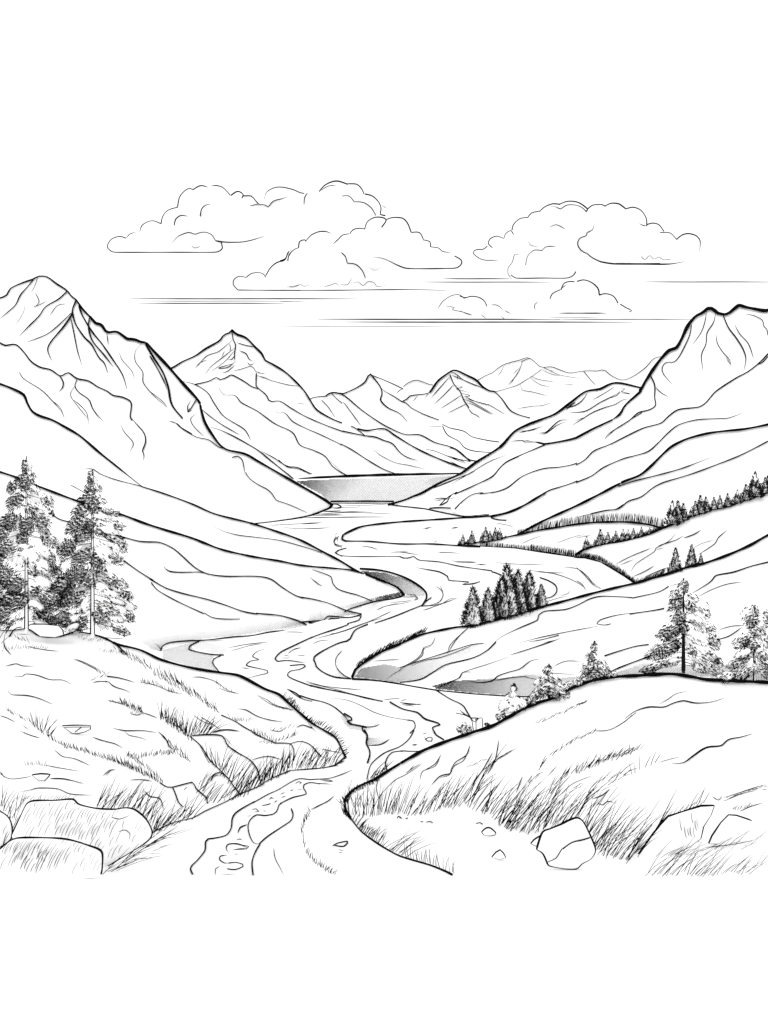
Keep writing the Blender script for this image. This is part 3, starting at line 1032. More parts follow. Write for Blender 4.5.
stipple(LAY['r5'].mb, LAY['r5'].D, Pt('432,686 450,681 470,680 500,678 530,674 560,678 600,674 590,684 560,692 545,699 504,695 475,693 437,689'), .75, .5, (450, 690), (520, 676))
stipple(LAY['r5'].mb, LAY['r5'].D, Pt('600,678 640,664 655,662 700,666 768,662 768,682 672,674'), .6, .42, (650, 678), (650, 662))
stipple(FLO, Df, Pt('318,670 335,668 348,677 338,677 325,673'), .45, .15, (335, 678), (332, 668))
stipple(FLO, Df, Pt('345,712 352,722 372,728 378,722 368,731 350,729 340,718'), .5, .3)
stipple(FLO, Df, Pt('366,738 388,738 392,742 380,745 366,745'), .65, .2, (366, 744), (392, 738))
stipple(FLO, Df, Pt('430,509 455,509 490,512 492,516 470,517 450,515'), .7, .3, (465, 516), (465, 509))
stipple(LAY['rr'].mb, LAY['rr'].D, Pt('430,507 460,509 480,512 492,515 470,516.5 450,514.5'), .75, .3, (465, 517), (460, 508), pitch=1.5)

# ---------------------------------------------------------------- grass (uncountable)
GR = {}
def grass(key, path, L, ang, w=.7, gap=1.5, spread=1.5, ang2=None, jit=8, bend=.25, Lj=.35, name='grass'):
    big = key in ('kl', 'kr', 'fl'); gap *= (1.95 if key == 'kr' else 1.4) if big and L > 9 else 1.05 if big else .5; spread *= .8
    if big and L > 9: L *= 1.12
    mb = GR.setdefault((name, key), MB()); dep = dep_of(key)
    q = smooth_line(Pt(path), 2); seg = [math.dist(a, b) for a, b in zip(q, q[1:])]; tot = sum(seg); d = R.random() * gap; i = 0; acc = 0
    while d < tot:
        while i < len(seg) - 1 and acc + seg[i] < d: acc += seg[i]; i += 1
        t = (d - acc) / max(seg[i], 1e-6); x = q[i][0] + (q[i+1][0] - q[i][0]) * t; y = q[i][1] + (q[i+1][1] - q[i][1]) * t
        a = ang if ang2 is None else ang + (ang2 - ang) * d / tot
        blade(mb, dep, x + R.uniform(-.5, .5), y + R.uniform(-spread, spread), L * R.uniform(1 - Lj, 1 + Lj), a + R.gauss(0, jit), w * R.uniform(.7, 1.2), bend * R.uniform(-.3, 1.2))
        pa = math.degrees(math.atan2(-(q[i+1][1] - q[i][1]), q[i+1][0] - q[i][0])); cr_ = abs(math.sin(math.radians(a - pa)))
        d += gap * R.uniform(.6, 1.4) / (max(.35, cr_) if big else 1)
def T(tx, ty, s, sc=4.0): return ' '.join('%.1f,%.1f' % (tx + a / sc, ty + b / sc) for a, b in Pt(s))
# left knoll
A = lambda s: T(0, 530, s); B = lambda s: T(0, 630, s); Cc = lambda s: T(120, 580, s); Dd = lambda s: T(160, 650, s); Ee = lambda s: T(0, 730, s)
grass('kl', A('60,430 90,440 125,452'), 4, 120, .6)
grass('kl', A('5,485 40,478 110,472 190,478'), 3.5, 75, .5)
grass('kl', A('5,410 40,420 0,440'), 9, 60, .6, 1.2, 5)
grass('kl', A('0,375 60,350 90,360'), 7, 60, .6, 1.2, 4)
grass('kl', A('395,485 440,490 500,495'), 3, 70, .5)
grass('kl', A('460,470 500,500 550,530 610,562'), 6, 125, .7, 1.2)
grass('kl', A('310,430 360,440 430,440'), 3, 60, .5)
grass('kl', A('360,598 390,590 430,580'), 4, 50, .6)
grass('kl', A('380,560 400,570 430,578'), 4, 120, .6)
grass('kl', B('30,325 80,350 125,372 165,405'), 5, 115, .7, 1.2)
grass('kl', B('130,385 155,395 190,410 205,430'), 13, 105, .7, .9, 3, 55)
grass('kl', B('165,405 200,435 260,468 310,480 360,495 450,525 530,555 620,600 650,612'), 6, 110, .8, 1.1)
grass('kl', B('450,520 530,555 620,600'), 8, 105, .8, 1.5)
grass('kl', B('440,288 480,292 510,305'), 3, 110, .6)
grass('kl', B('490,295 520,315 550,325 580,335'), 9, 115, .7, 1.3)
grass('kl', B('520,335 545,338 560,340'), 3, 100, .6)
grass('kl', B('640,352 690,385 730,415 768,445'), 12, 100, .8, 1.2, 2)
grass('kl', B('620,180 680,215 730,240 768,265'), 8, 115, .7, 1.2)
grass('kl', B('560,210 620,225 700,252'), 3, 105, .5, 2)
grass('kl', B('505,505 550,512 600,502 690,495'), 5, 80, .7, 1.2)
grass('kl', B('515,505 560,535 620,580 645,605'), 6, 115, .8, 1.1)
grass('kl', B('675,465 700,490 740,515 765,535'), 8, 115, .7, 1.1)
grass('kl', B('100,540 150,542 190,548'), 4, 95, .6, 1.5)
grass('kl', B('0,565 10,578 25,588'), 5, 130, .9, .9)
grass('kl', Cc('0,290 40,305 90,330 130,362'), 6, 115, .7, 1.2)
grass('kl', Cc('150,378 200,400 250,430 300,470 350,505 400,535'), 10, 115, .7, 1.0, 2)
grass('kl', Cc('80,405 140,415 190,440 235,458'), 4, 110, .6, 1.5)
grass('kl', Cc('5,490 40,510 95,530'), 7, 115, .7, 1.2)
grass('kl', Cc('165,550 210,580 260,612'), 9, 120, .8, 1.1)
grass('kl', Cc('240,605 300,614 370,612'), 16, 100, .7, 1.1, 2, 50)
grass('kl', Cc('600,490 640,512 690,520'), 3, 110, .5, 1.5)
grass('kl', Cc('385,410 420,440 450,448'), 4, 110, .5, 1.5)
grass('kl', Cc('450,563 520,565'), 4, 100, .5, 1.5)
grass('kl', Cc('600,600 640,600 690,585'), 4, 60, .5, 1.5)
grass('kl', Cc('670,480 700,510 730,545 768,578'), 5, 60, .7, 1.0)
grass('kl', Dd('0,268 60,300 110,338 150,338 200,328'), 16, 105, .7, 1.1, 2, 60)
grass('kl', Dd('60,300 110,345'), 8, 100, .8, 1)
grass('kl', Dd('180,430 210,455 245,475'), 14, 105, .7, 1.0, 3)
grass('kl', Dd('235,480 270,520 300,555 330,575 390,545'), 26, 68, .8, .95, 6)
grass('kl', Dd('300,570 350,560 395,530 400,500'), 22, 66, .8, 1.0, 10)
grass('kl', Dd('400,545 440,520 490,495 535,470'), 22, 78, .8, .85, 4)
grass('kl', Dd('400,530 440,505 500,480 535,455'), 16, 80, .7, 1.1, 8)
grass('kl', Dd('535,472 600,470 660,468 710,450'), 18, 68, .7, .85, 4)
grass('kl', Dd('560,440 640,430 720,428'), 8, 66, .6, 1.0, 9)
grass('kl', Dd('145,555 170,580 190,605'), 20, 62, .7, .9, 6)
grass('kl', Dd('190,612 240,600 320,580'), 16, 58, .7, .8, 5)
grass('kl', Dd('150,545 190,520'), 14, 65, .6, 1.2, 5)
grass('kl', Dd('35,380 70,400 100,425 125,450'), 8, 115, .7, 1.2)
grass('kl', Dd('0,412 60,412'), 4, 90, .5, 1.6)
grass('kl', Dd('370,332 420,350 460,370'), 6, 115, .7, 1.1)
grass('kl', Dd('460,370 500,360 545,345'), 6, 75, .7, 1.1)
grass('kl', Dd('395,372 460,372'), 3, 80, .6, 1.4)
grass('kl', Dd('270,262 300,280 370,282'), 3, 100, .5, 1.4)
grass('kl', Dd('490,190 520,215 545,245'), 6, 70, .7, 1.0)
grass('kl', Dd('590,285 640,305 690,340 715,370 730,410 735,430'), 6, 65, .7, .9, 1, 30)
grass('kl', Dd('735,430 715,455 690,470'), 4, 20, .8, .9)
grass('kl', Dd('40,110 100,150 170,200 230,255'), 7, 120, .7, 1.3)
# behind and between the boulders, lower left
grass('kl', Ee('0,300 30,345 60,350 90,300'), 20, 75, .7, 1.1, 6)
grass('kl', Ee('380,310 430,316 500,312 560,320'), 24, 64, .75, .85, 4)
grass('kl', Ee('560,330 600,370 620,390'), 26, 64, .75, .8, 6)
grass('kl', Ee('610,400 660,385 720,360 768,348'), 20, 62, .75, .75, 5)
grass('kl', Ee('590,440 620,415 680,380'), 16, 58, .7, .9, 4)
grass('kl', Ee('410,575 450,560 500,520 560,480 610,440'), 30, 38, .7, .55, 4)
grass('kl', Ee('470,560 520,530 580,490 640,450 700,410'), 26, 16, .55, 1.4, 4)
grass('kl', Ee('0,470 40,440 55,400'), 16, 70, .8, 1.1, 8)
grass('kl', Ee('60,275 130,280 230,278 300,280'), 6, 60, .6, 2.5)
# right knoll
G = lambda s: T(320, 720, s); Hh = lambda s: T(440, 660, s); I = lambda s: T(440, 730, s); J = lambda s: T(576, 730, s)
grass('kr', G('240,240 200,258 160,275 125,300 105,330'), 5, 100, .8, .7, 2)
grass('kr', G('105,320 100,350 115,380 135,400'), 9, 115, .8, .55, 2)
grass('kr', G('85,330 100,370 130,400'), 7, 130, .7, 1)
grass('kr', G('110,365 150,380 200,380 260,375 320,370'), 24, 100, .75, .8, 3, 72)
grass('kr', G('130,350 200,355 300,350'), 18, 85, .6, 1.1, 5)
grass('kr', G('320,372 400,380 450,362 500,348 550,345'), 28, 72, .8, .8, 4, 62)
grass('kr', G('330,350 400,355 500,330 600,330'), 26, 66, .7, 2.2, 7)
grass('kr', G('570,342 620,350 680,375 700,400 768,440'), 30, 60, .8, .8, 5)
grass('kr', G('600,330 640,240 680,180'), 24, 60, .8, 1.1, 3, 62)
grass('kr', G('640,215 680,185 700,170'), 22, 45, .7, 1.3, 2)
grass('kr', G('585,190 620,180 660,155'), 3.5, 35, .6, .7, 1)
grass('kr', G('200,235 240,215 265,195'), 9, 62, .8, .7, 2)
grass('kr', G('130,400 170,445 220,490 250,512'), 10, 65, .75, .8, 2)
grass('kr', G('150,430 200,460 250,470'), 9, 60, .6, 1.0, 3)
grass('kr', G('250,515 290,530 340,545'), 26, 42, .65, .8, 3)
grass('kr', G('340,548 400,565 440,575'), 14, 100, .7, 1.0, 1)
grass('kr', G('440,578 500,600 540,616'), 13, 95, .7, 1.5, 1)
grass('kr', Hh('380,250 420,240 480,215 540,190 590,168'), 5, 45, .7, 1.0)
grass('kr', Hh('435,388 480,358 540,325 620,288'), 7, 55, .7, 1.1)
grass('kr', Hh('350,490 380,475 400,430 415,400'), 10, 55, .8, .8, 2)
grass('kr', Hh('440,530 460,490 500,470 550,440 620,425 700,395 768,375'), 11, 62, .75, 1.2, 2)
grass('kr', Hh('420,560 450,520 480,480 500,450'), 14, 62, .8, .9, 3)
grass('kr', Hh('500,550 540,520 570,500'), 10, 45, .55, .8, 4)
grass('kr', Hh('580,570 620,540 680,490 740,460'), 14, 48, .7, 1.2, 3)
grass('kr', I('230,375 280,390 350,412 395,405'), 30, 63, .8, .72, 5)
grass('kr', I('250,300 320,330 400,360 420,380'), 28, 62, .7, .9, 8)
grass('kr', I('410,385 440,300 470,220'), 16, 62, .8, .8, 6)
grass('kr', I('410,392 460,380 520,362 550,352'), 26, 66, .75, .8, 4)
grass('kr', I('440,340 500,320 560,300'), 24, 62, .6, 1.1, 6)
grass('kr', I('555,345 590,270 610,240'), 18, 60, .8, .8, 5)
grass('kr', J('0,345 30,300 60,240 110,210 200,175'), 14, 50, .7, 1.1, 3)
grass('kr', J('20,370 40,400 60,440 80,475 110,480'), 30, 62, .75, .7, 5)
grass('kr', J('40,330 90,300 150,290'), 16, 45, .6, 1.4, 3)
grass('kr', J('70,480 120,500 200,505 250,495'), 34, 60, .75, .65, 6)
grass('kr', J('60,400 130,420 200,420 280,400'), 30, 58, .65, 1.0, 10)
grass('kr', J('200,520 260,480 310,420 345,370'), 30, 60, .8, .7, 5)
grass('kr', J('350,355 400,335 450,322 500,310'), 10, 62, .7, 1.1, 1)
grass('kr', J('440,320 480,300 510,290'), 14, 60, .7, 1.4, 2)
grass('kr', J('0,180 60,140 130,115 200,95 255,72'), 9, 70, .7, 1.1, 2, 50)
grass('kr', J('210,185 250,165 300,140 340,125'), 13, 85, .7, 2.2, 1, 65)
grass('kr', J('410,460 440,450 470,445 500,435'), 15, 100, .8, .8, 3)
grass('kr', J('600,435 630,425 665,405'), 8, 75, .7, 1.2, 2)
grass('kr', J('585,280 640,262 700,242 755,222'), 4, 30, .6, 1.0, 1)
grass('kr', J('620,315 650,320 700,305'), 6, 60, .6, 1.4, 1)
grass('kr', J('270,575 350,577 450,575 550,577'), 28, 58, .65, 1.2, 3)
grass('kr', J('450,577 600,577 700,570'), 20, 52, .6, 1.8, 3)
grass('kr', J('300,510 360,500 420,520 500,500 620,470 700,450'), 22, 40, .5, 1.1, 6)
grass('kr', J('600,577 680,560 768,540'), 18, 45, .5, 2.0, 5)
grass('fl', T(160, 730, '605,330 580,370 570,410 575,460 590,500 620,530 660,560 700,577'), 6, 115, .7, .9, 1.5, 70)
grass('fl', T(160, 730, '745,345 740,320 768,290'), 9, 100, .8, .8, 2)
grass('fl', T(160, 730, '735,335 755,352 768,362'), 7, 130, .8, .9, 2)
# short fringes along the far crests
grass('r5', '356,667 365,661 385,649 400,643 415,636 425,632', 7, 62, .6, 1.15, .6, None, 4, Lj=.15)
grass('r2', '517,534 530,531.5', 4.5, 85, .5, .85, .3, None, 3, .1, Lj=.15)
grass('r2', '530,531.5 540,529.5 560,526.5', 7, 86, .5, .85, .3, None, 3, .1, Lj=.15)
grass('r2', '560,526.5 580,524 600,522.5 632,521.5 650,524 664,527.5', 8.6, 88, .5, .8, .3, None, 3, .1, Lj=.12)
grass('r2', '480,546 500,547.5 530,550', 4.6, 86, .5, .85, .3, None, 4, .1, Lj=.15)
grass('r2', '530,550 560,554 575,556', 6, 86, .55, .75, .3, None, 4, .1, Lj=.15)
grass('r3', '578,557 592,558.5 601,561 613,568 626,576 634,583', 4.6, 70, .55, .6, .4, None, 5, .1, Lj=.2)
grass('r3', '622,577 630,582 638,583 652,578 664,573', 5, 65, .5, .6, 1, None, 5, .1, Lj=.25)
grass('r3', '605,544.5 640,536 663,528', 4, 70, .5, .8, .3, None, 5, Lj=.2)

for (nm, key), mb in GR.items(): tag(mb.build('grass', [SNOW, INK]), {'kl': 'dark ink grass blades growing over the left foreground knoll', 'kr': 'dark ink grass tufts and long blades covering the right foreground knoll', 'fl': 'short grass blades edging the foreground path'}.get(key, 'short dark grass fringe on the ' + {'r5': 'middle right hill by the river bend', 'r2': 'low hill in front of the right mountain', 'r3': 'tree-lined right hill slope'}.get(key, 'hill')), 'grass', kind='stuff')
# ---------------------------------------------------------------- trees
def prism(mb, a, b, r, mi=0, tip=.4):
    t = (b - a)
    if t.length < 1e-9: return
    t = t.normalized(); u = t.cross(Vector((0, 1, 0)))
    if u.length < .05: u = t.cross(Vector((1, 0, 0)))
    u.normalize(); v = t.cross(u); vs = []
    for c, q in ((a, r), (b, r * tip)):
        for k in range(3): w = 2.0944 * k; vs.append(c + (u * math.cos(w) + v * math.sin(w)) * q)
    mb.add(vs, [(0, 1, 4, 3), (1, 2, 5, 4), (2, 0, 3, 5), (0, 2, 1), (3, 4, 5)], mi)
def blob(mb, c, rx, ry, rz, mi=0, seed=0, n=10, m=6, sk=0):
    vs = [c + Vector((0, 0, rz))]
    for i in range(1, m):
        th = math.pi * i / m
        for j in range(n):
            ph = 2 * math.pi * j / n; q = 1 + .12 * math.sin(3 * ph + seed) * math.sin(2 * th + seed)
            vs.append(c + Vector((rx * q * math.sin(th) * math.cos(ph), ry * q * math.sin(th) * math.sin(ph), rz * math.cos(th))))
    vs.append(c - Vector((0, 0, rz))); fs = [(0, 1 + (j + 1) % n, 1 + j) for j in range(n)][::-1]
    fs = [(0, 1 + j, 1 + (j + 1) % n) for j in range(n)]
    for i in range(m - 2):
        for j in range(n): a = 1 + i*n + j; b = 1 + i*n + (j+1) % n; fs.append((a, a + n, b + n, b))
    k = 1 + (m - 2) * n; fs += [(k + j, len(vs) - 1, k + (j + 1) % n) for j in range(n)]
    vs = [Vector((v.x, v.y, v.z + sk * (v.x - c.x))) for v in vs]
    mb.add(vs, fs, mi)
def trunk_mesh(h, r, lean=0, ink_w=None):
    mb = MB(); pts = [Vector((lean * t, 0, h * t)) for t in (-.03, 0, .25, .5, .75, 1)]
    tube(mb, pts, [r * 1.25, r * 1.15, r * .9, r * .65, r * .4, r * .12], 0, 7); return mb
# small pines: a few shapes, height 1
def pine_shape(seed, wid, N, lit, tiers=7, w=.035):
    rr = random.Random(seed); mb = MB()
    prof_ = lambda t: wid * (1 - t) ** .85 * (.72 + .28 * (1 - (t * tiers) % 1))
    vs = []; n = 8   # snowy core of the crown
    for i in range(9):
        t = .06 + .86 * i / 8
        for j in range(n): a = 2*math.pi*j/n; q = prof_(t) * .62; vs.append(Vector((q*math.cos(a), q*math.sin(a), t)))
    mb.add(vs, [(i*n+j, i*n+(j+1) % n, (i+1)*n+(j+1) % n, (i+1)*n+j) for i in range(8) for j in range(n)], 0)
    for i in range(N):
        t = 1 - rr.random() ** .62 * .98 if rr.random() < .85 else rr.random(); a = rr.random() * 6.283
        t = min(.97, max(.0, t))
        if lit and math.sin(a) < .3 and -.15 < math.cos(a - .35) < 1 and t < .62 and rr.random() < lit: continue
        q = prof_(t) * rr.uniform(.62, 1.0); p = Vector((q * math.cos(a), q * math.sin(a), t))
        d = Vector((math.cos(a) * .5, math.sin(a) * .5, rr.uniform(-.9, .9) + .35)) * wid * rr.uniform(.25, .5)
        prism(mb, p - d * .4, p + d * .6, w * .5 * rr.uniform(.7, 1.2), 1)
    for k in range(3): prism(mb, Vector((0, 0, .85)), Vector((rr.uniform(-.02, .02), 0, 1.03)), w * .5, 1)
    return mb
TRK = trunk_mesh(.5, .03)
def mk(mb, name, mats): 
    o = mb.build(name, mats); me = o.data; bpy.data.objects.remove(o); return me
SH = {'thin': [mk(pine_shape(s, .3, 300, 0, 5, w=.04), 'crown', [SNOWY, NEEDLE]) for s in (1, 2, 3)],
      'mid': [mk(pine_shape(s, .31, 820, .6, 9, .019), 'crown', [SNOWY, NEEDLE]) for s in (4, 5, 6)],
      'dense': [mk(pine_shape(s, .25, 1000, .25, 9, .018), 'crown', [SNOWY, NEEDLE]) for s in (7, 8)],
      'pair': [mk(pine_shape(s, .33, 520, .15, 7, .028), 'crown', [SNOWY, NEEDLE]) for s in (9, 10)]}
TRM = mk(TRK, 'trunk', [BARK])
ORD = 'first second third fourth fifth sixth seventh eighth ninth tenth eleventh twelfth thirteenth fourteenth fifteenth sixteenth seventeenth eighteenth nineteenth twentieth'.split()
def small_pine(px, base, h, kind, i, layer, label, group, wk=1.0):
    yc_ = LAY[layer].yc(px)
    if abs(yc_ - base) < 6: h += yc_ - base; base = yc_
    D = dep_of(layer)(px, base) * .997; s = h * D / F
    e = empty('pine_tree', P(px, base + .5, D)); e.scale = (s * wk, s * wk, s); e.rotation_euler.z = 0
    tag(e, label, 'tree', group)
    for nm, me in (('crown', SH[kind][i % len(SH[kind])]), ('trunk', TRM)):
        o = bpy.data.objects.new(nm, me); o.parent = e; C.objects.link(o)
def row(tx, ty, lst, kind, layer, fmt, group, wk=1.0):
    lst = sorted(lst)
    for i, (x, t, b) in enumerate(lst):
        small_pine(tx + x / 4, ty + b / 4, (b - t) / 4, kind, i * 2 + i // 3, layer, fmt % ORD[i], group, wk)
row(576, 420, [(385,322,398),(408,322,392),(430,332,388)], 'thin', 'r3', 'dark pine, %s of the three standing where the right tree rows meet', 'pines in the clump on the right ridge', 1.4)
row(576, 420, [(462,345,380),(478,322,378),(498,300,372),(520,306,367),(537,335,362),(552,306,358),(576,300,352),(607,292,345),(628,305,340),(645,277,334),(660,290,330),(680,256,322),(697,265,316),(716,206,310),(733,255,303),(757,228,296),(768,222,292)], 'thin', 'r3', 'dark pine, %s from the left in the row climbing the right ridge', 'pines in the row on the far right ridge', 1.45)
row(576, 420, [(42,464,517),(60,490,512),(75,476,507),(98,436,502),(114,460,497),(128,446,494),(146,462,491),(160,442,488),(188,434,483),(208,436,479),(230,431,475),(246,445,471),(262,427,467),(280,438,463),(295,428,458),(312,425,452),(328,424,446)], 'thin', 'r3', 'tiny pine, %s from the left in the row on the low middle slope', 'pines in the row on the low middle slope', 1.45)
row(440, 490, [(78,195,214),(92,176,213),(110,195,212),(128,162,210),(168,170,207),(183,147,206),(200,162,203),(222,149,198),(238,150,194),(262,176,190)], 'thin', 'r2', 'tiny dark pine, %s from the left in the small row on the river spit', 'pines on the river spit', 1.45)
row(576, 530, [(378,130,182),(398,70,180),(440,128,168),(463,56,162),(500,92,143)], 'pair', 'r5', 'young pine, %s from the left on the crest above the tall right pine', 'pines on the crest above the tall right pine', 1.1)
row(440, 490, [(132,383,548),(192,390,532),(222,440,522),(248,345,518),(268,294,514),(292,370,506),(312,318,498),(357,323,486),(405,373,465)], 'mid', 'r5', 'shaggy pine, %s from the left in the clump beside the river bend', 'pines in the clump beside the river bend', 1.35)
for x, b, h in ((234, 525, 120), (262, 512, 150), (338, 492, 110)): 
    small_pine(440 + x / 4, 490 + b / 4, h / 4, 'dense', x, 'r5', 'dense pine %s in the riverside clump' % {234: 'just left of the tallest tree', 262: 'pressed against the tallest tree', 338: 'between the two tall right-hand trees'}[x], 'pines in the clump beside the river bend')

def big_tree(px, base, top, layer, boughs, label, tw=3.2, n=1.0, name='pine_tree', group=None, split=True):
    """trunk, spire and hand-placed boughs; each bough is a snowy mass bristling with dark needles, with more boughs behind"""
    rr = random.Random(int(px * 7)); D = dep_of(layer)(px, base) * .985; s = D / F; o0 = P(px, base, D)
    e = empty(name, o0); tag(e, label, 'tree', group)
    H_ = (base - top) * s
    tm = MB(); r = tw * .5 * s
    pts = [Vector((0, 0, H_ * t)) for t in (-.02, 0, .2, .45, .7, .93)]
    tube(tm, pts, [r * 1.3, r * 1.1, r * .9, r * .7, r * .45, r * .15], 1 if tw in (3.4, 3.6, 2.0) else 0, 8)
    for a, kk in ((0, .5), (math.pi, .6), (-2.2, .32), (1.0, .4), (2.1, .4)):
        ln = [Vector((math.cos(a) * r * f, math.sin(a) * r * f, H_ * t)) for t, f in ((0, 1.12), (.2, .95), (.45, .75), (.7, .5), (.93, .18))]
        tube(tm, ln, [kk * s * f for f in (1.2, 1, .8, .6, .3)], 0, 4)
    tr = tm.build('trunk', [BARK, SNOWY], e)
    cm = MB(); bm_ = cm
    allb = [(x, y, rx, ry, d, 0) for x, y, rx, ry, d in boughs]
    for x, y, rx, ry, d in boughs[::2]:      # far side of the crown
        allb.append((px - (x - px) * .7, y + rr.uniform(-4, 4), rx * .8, ry * .8, .5, 1))
    for x, y, rx, ry, d, back in allb:
        rx *= 1.12; ry *= 1.12
        c = Vector(((x - px) * s, 0, (base - y) * s)); spread = abs(x - px)
        c.y = (rr.uniform(.35, .9) if back else -rr.uniform(.1, .45) if spread > 4 else 0) * min(22, spread * .5 + 4) * s
        dy = min(rx, 8) * s * .75
        out = 1 if x >= px else -1; sk = -.32 * out if spread > 3 else 0
        blob(cm, c, rx * s * .8, dy * .55, ry * s * .74, 0, rr.random() * 6, sk=sk)
        # bough arm back to the trunk
        prism(bm_, Vector((0, 0, c.z + .25 * spread * s)), c, .45 * s, 1)
        ang0 = -.8 + rr.uniform(-.25, .25); ca, sa = math.cos(ang0), math.sin(ang0); R_ = max(rx, ry) * 1.1; u = -R_
        if back: R_ *= .8
        while u < R_:                       # parallel rows of needles following the bough
            v = -R_ + rr.uniform(0, 2)
            while v < R_:
                ex, ez = (ca * v - sa * u), (sa * v + ca * u); q = math.hypot(ex / rx, ez / ry); aa = math.atan2(ez / ry, ex / rx)
                L = rr.uniform(1.8, 3.4); lim = 1.02 + .14 * math.sin(5 * aa + x)
                pr = d + .08 if q < .75 else max(d, .35)
                if q < lim and rr.random() < pr and not (d < .45 and ez > -ry * .1 and q < .8):
                    side = 1 if back else -1
                    yy = side * math.sqrt(max(0, 1 - min(1, q) ** 2)) * dy * .62
                    p = c + Vector((ex * out * s, yy - .03 * s, ez * s + sk * ex * out * s))
                    dd = Vector((ca * out, rr.uniform(-.2, .2), sa + rr.uniform(-.15, .15))) * L * s
                    prism(cm, p, p + dd, rr.uniform(.36, .5) * s, 1, .65)
                v += L + rr.uniform(.2, 1.1)
            u += 1.22 / n
        if not back:      # ragged ink edge along the outer and under side
            a0 = -2.6 if x < px else -2.2; a1 = a0 + 3.1 if x >= px else a0 + 2.6; m_ = int((a1 - a0) * max(rx, ry) / 1.3) + 4; ln = []
            if x < px: a0, a1 = -3.9, -.9
            for i in range(m_ + 1):
                a = a0 + (a1 - a0) * i / m_; q = 1.0 + (.24 if i % 2 else -.06) * (1 if math.sin(a) < .2 else .4) + rr.uniform(-.07, .07)
                ln.append(c + Vector((math.cos(a) * q * rx * s, -.3 * dy, math.sin(a) * q * ry * s + sk * math.cos(a) * q * rx * s)))
            tube(cm, ln, [.34 * s] * len(ln), 1, 3)
    # spire
    for k in range(int(60 * n)):
        t = rr.random(); z = H_ * (1 - .10 * t); wv = t * 3.2 * s
        p = Vector((rr.uniform(-wv, wv), rr.uniform(-wv, wv), z)); prism(cm, p, p + Vector((rr.uniform(-1, 1), 0, rr.uniform(.3, 2.2))) * s, .28 * s, 1)
    prism(cm, Vector((0, 0, H_ * .88)), Vector((0, 0, H_ * 1.0)), .5 * s, 1)
    cr = cm.build('crown', [SNOWY, NEEDLE], e)
    return e
big_tree(26.5, 629, 457, 'kl', [(25,466,2.5,8,1),(23,478,6,5,.95),(32,475,4,4,.6),(15,486,5,6,.95),(27,485,8,6,.9),(36,488,5,3,.35),(18,500,9,7,.95),(31,508,7,5,.8),(48,500,6,6,.6),(52,512,3,4,.8),(12,520,9,9,1),(27,525,8,8,.95),(44,522,7,9,.75),(38,513,7,5,.1),(50,540,9,6,.55),(24,546,9,4,.15),(6,533,7,8,.95),(8,548,10,7,.95),(32,556,11,8,.08),(24,538,6,6,.85),(5,575,12,10,.95),(18,585,10,10,.95),(12,600,14,10,.95),(4,612,12,8,.95),(24,600,5,8,.75),(46,566,10,8,.1),(54,560,4,9,.75),(44,582,9,8,.2),(50,596,10,6,.8),(35,590,4,5,.9),(38,605,9,6,.35),(46,613,9,6,.95),(10,621,12,4,.6),(33,570,5,4,.7),(0,560,7,9,.95),(0,590,8,10,.95),(-2,540,6,8,.9)],
         'tall shaggy pine at the far left with its dark trunk among rocks', 3.4, 1.6)
big_tree(92.5, 634, 470, 'kl', [(91,478,2.5,7,1),(92,488,6,5,.9),(98,487,4,4,.6),(88,497,7,5,.95),(103,500,4,3,.5),(97,498,5,4,.8),(107,510,5,3,.6),(82,510,8,7,1),(93,507,6,6,.9),(78,525,9,9,1),(90,525,8,8,.95),(104,515,7,5,.08),(116,512,5,3,.8),(120,524,5,4,.7),(110,530,9,5,.15),(100,530,6,5,.7),(115,538,8,3,.6),(84,538,10,5,.95),(70,548,9,10,1),(85,556,10,8,.98),(105,552,9,9,.05),(124,545,4,6,.7),(118,558,7,5,.8),(98,563,7,8,.9),(75,575,14,9,1),(62,585,10,7,.98),(90,577,9,8,.65),(115,580,12,5,.65),(104,587,8,6,.05),(127,594,6,5,.9),(112,593,8,5,.3),(70,600,14,8,.9),(48,610,10,6,.95),(85,606,7,9,.4),(108,606,10,6,.55),(130,615,5,5,.9),(118,600,8,3,.3),(100,615,8,6,.75),(121,629,8,4,.9),(115,616,9,4,.2),(83,622,6,7,.98),(60,617,14,5,.8),(75,626,7,4,.3),(60,570,5,6,.9),(68,590,10,8,.9),(45,600,6,6,.9)],
         'tall shaggy pine with bare lower trunk, right of the two big left-hand pines', 3.6, 1.6)
big_tree(683.5, 671, 579, 'kr', [(684,586,3.5,7,.85),(677,594,7,7,.7),(690,596,6,4,.45),(676,604,7,6,.85),(688,606,5,6,.8),(700,605,7,6,.3),(704,612,3.5,5,.55),(680,617,7,6,.9),(692,618,8,5,.4),(668,630,11,7,.95),(683,628,6,7,.8),(698,625,8,5,.15),(708,627,5,5,.6),(711,640,6,7,.6),(698,638,8,5,.1),(662,648,15,7,.95),(675,645,8,6,.7),(690,650,5,6,.6),(705,655,9,6,.5),(714,660,6,5,.6),(655,664,13,4,.6),(672,660,8,4,.25),(697,665,8,5,.5),(712,669,10,4,.5),(649,668,6,4,.8)],
         'tall bushy pine with a dark straight trunk behind the crest of the right knoll', 2.7, 1.6)
big_tree(754.5, 681, 606, 'kr', [(755,611,2.5,6,.75),(752,620,7,7,.8),(765,617,5,8,.7),(755,630,8,5,.7),(741,640,8,6,.8),(752,645,8,6,.8),(765,640,6,6,.7),(742,652,8,5,.35),(761,655,8,6,.7),(738,661,10,5,.7),(750,668,7,6,.45),(764,669,7,7,.8),(741,672,10,6,.6),(728,675,7,5,.6)],
         'leafy pine with a pale slim trunk at the far right edge of the knoll', 2.0, 1.6)
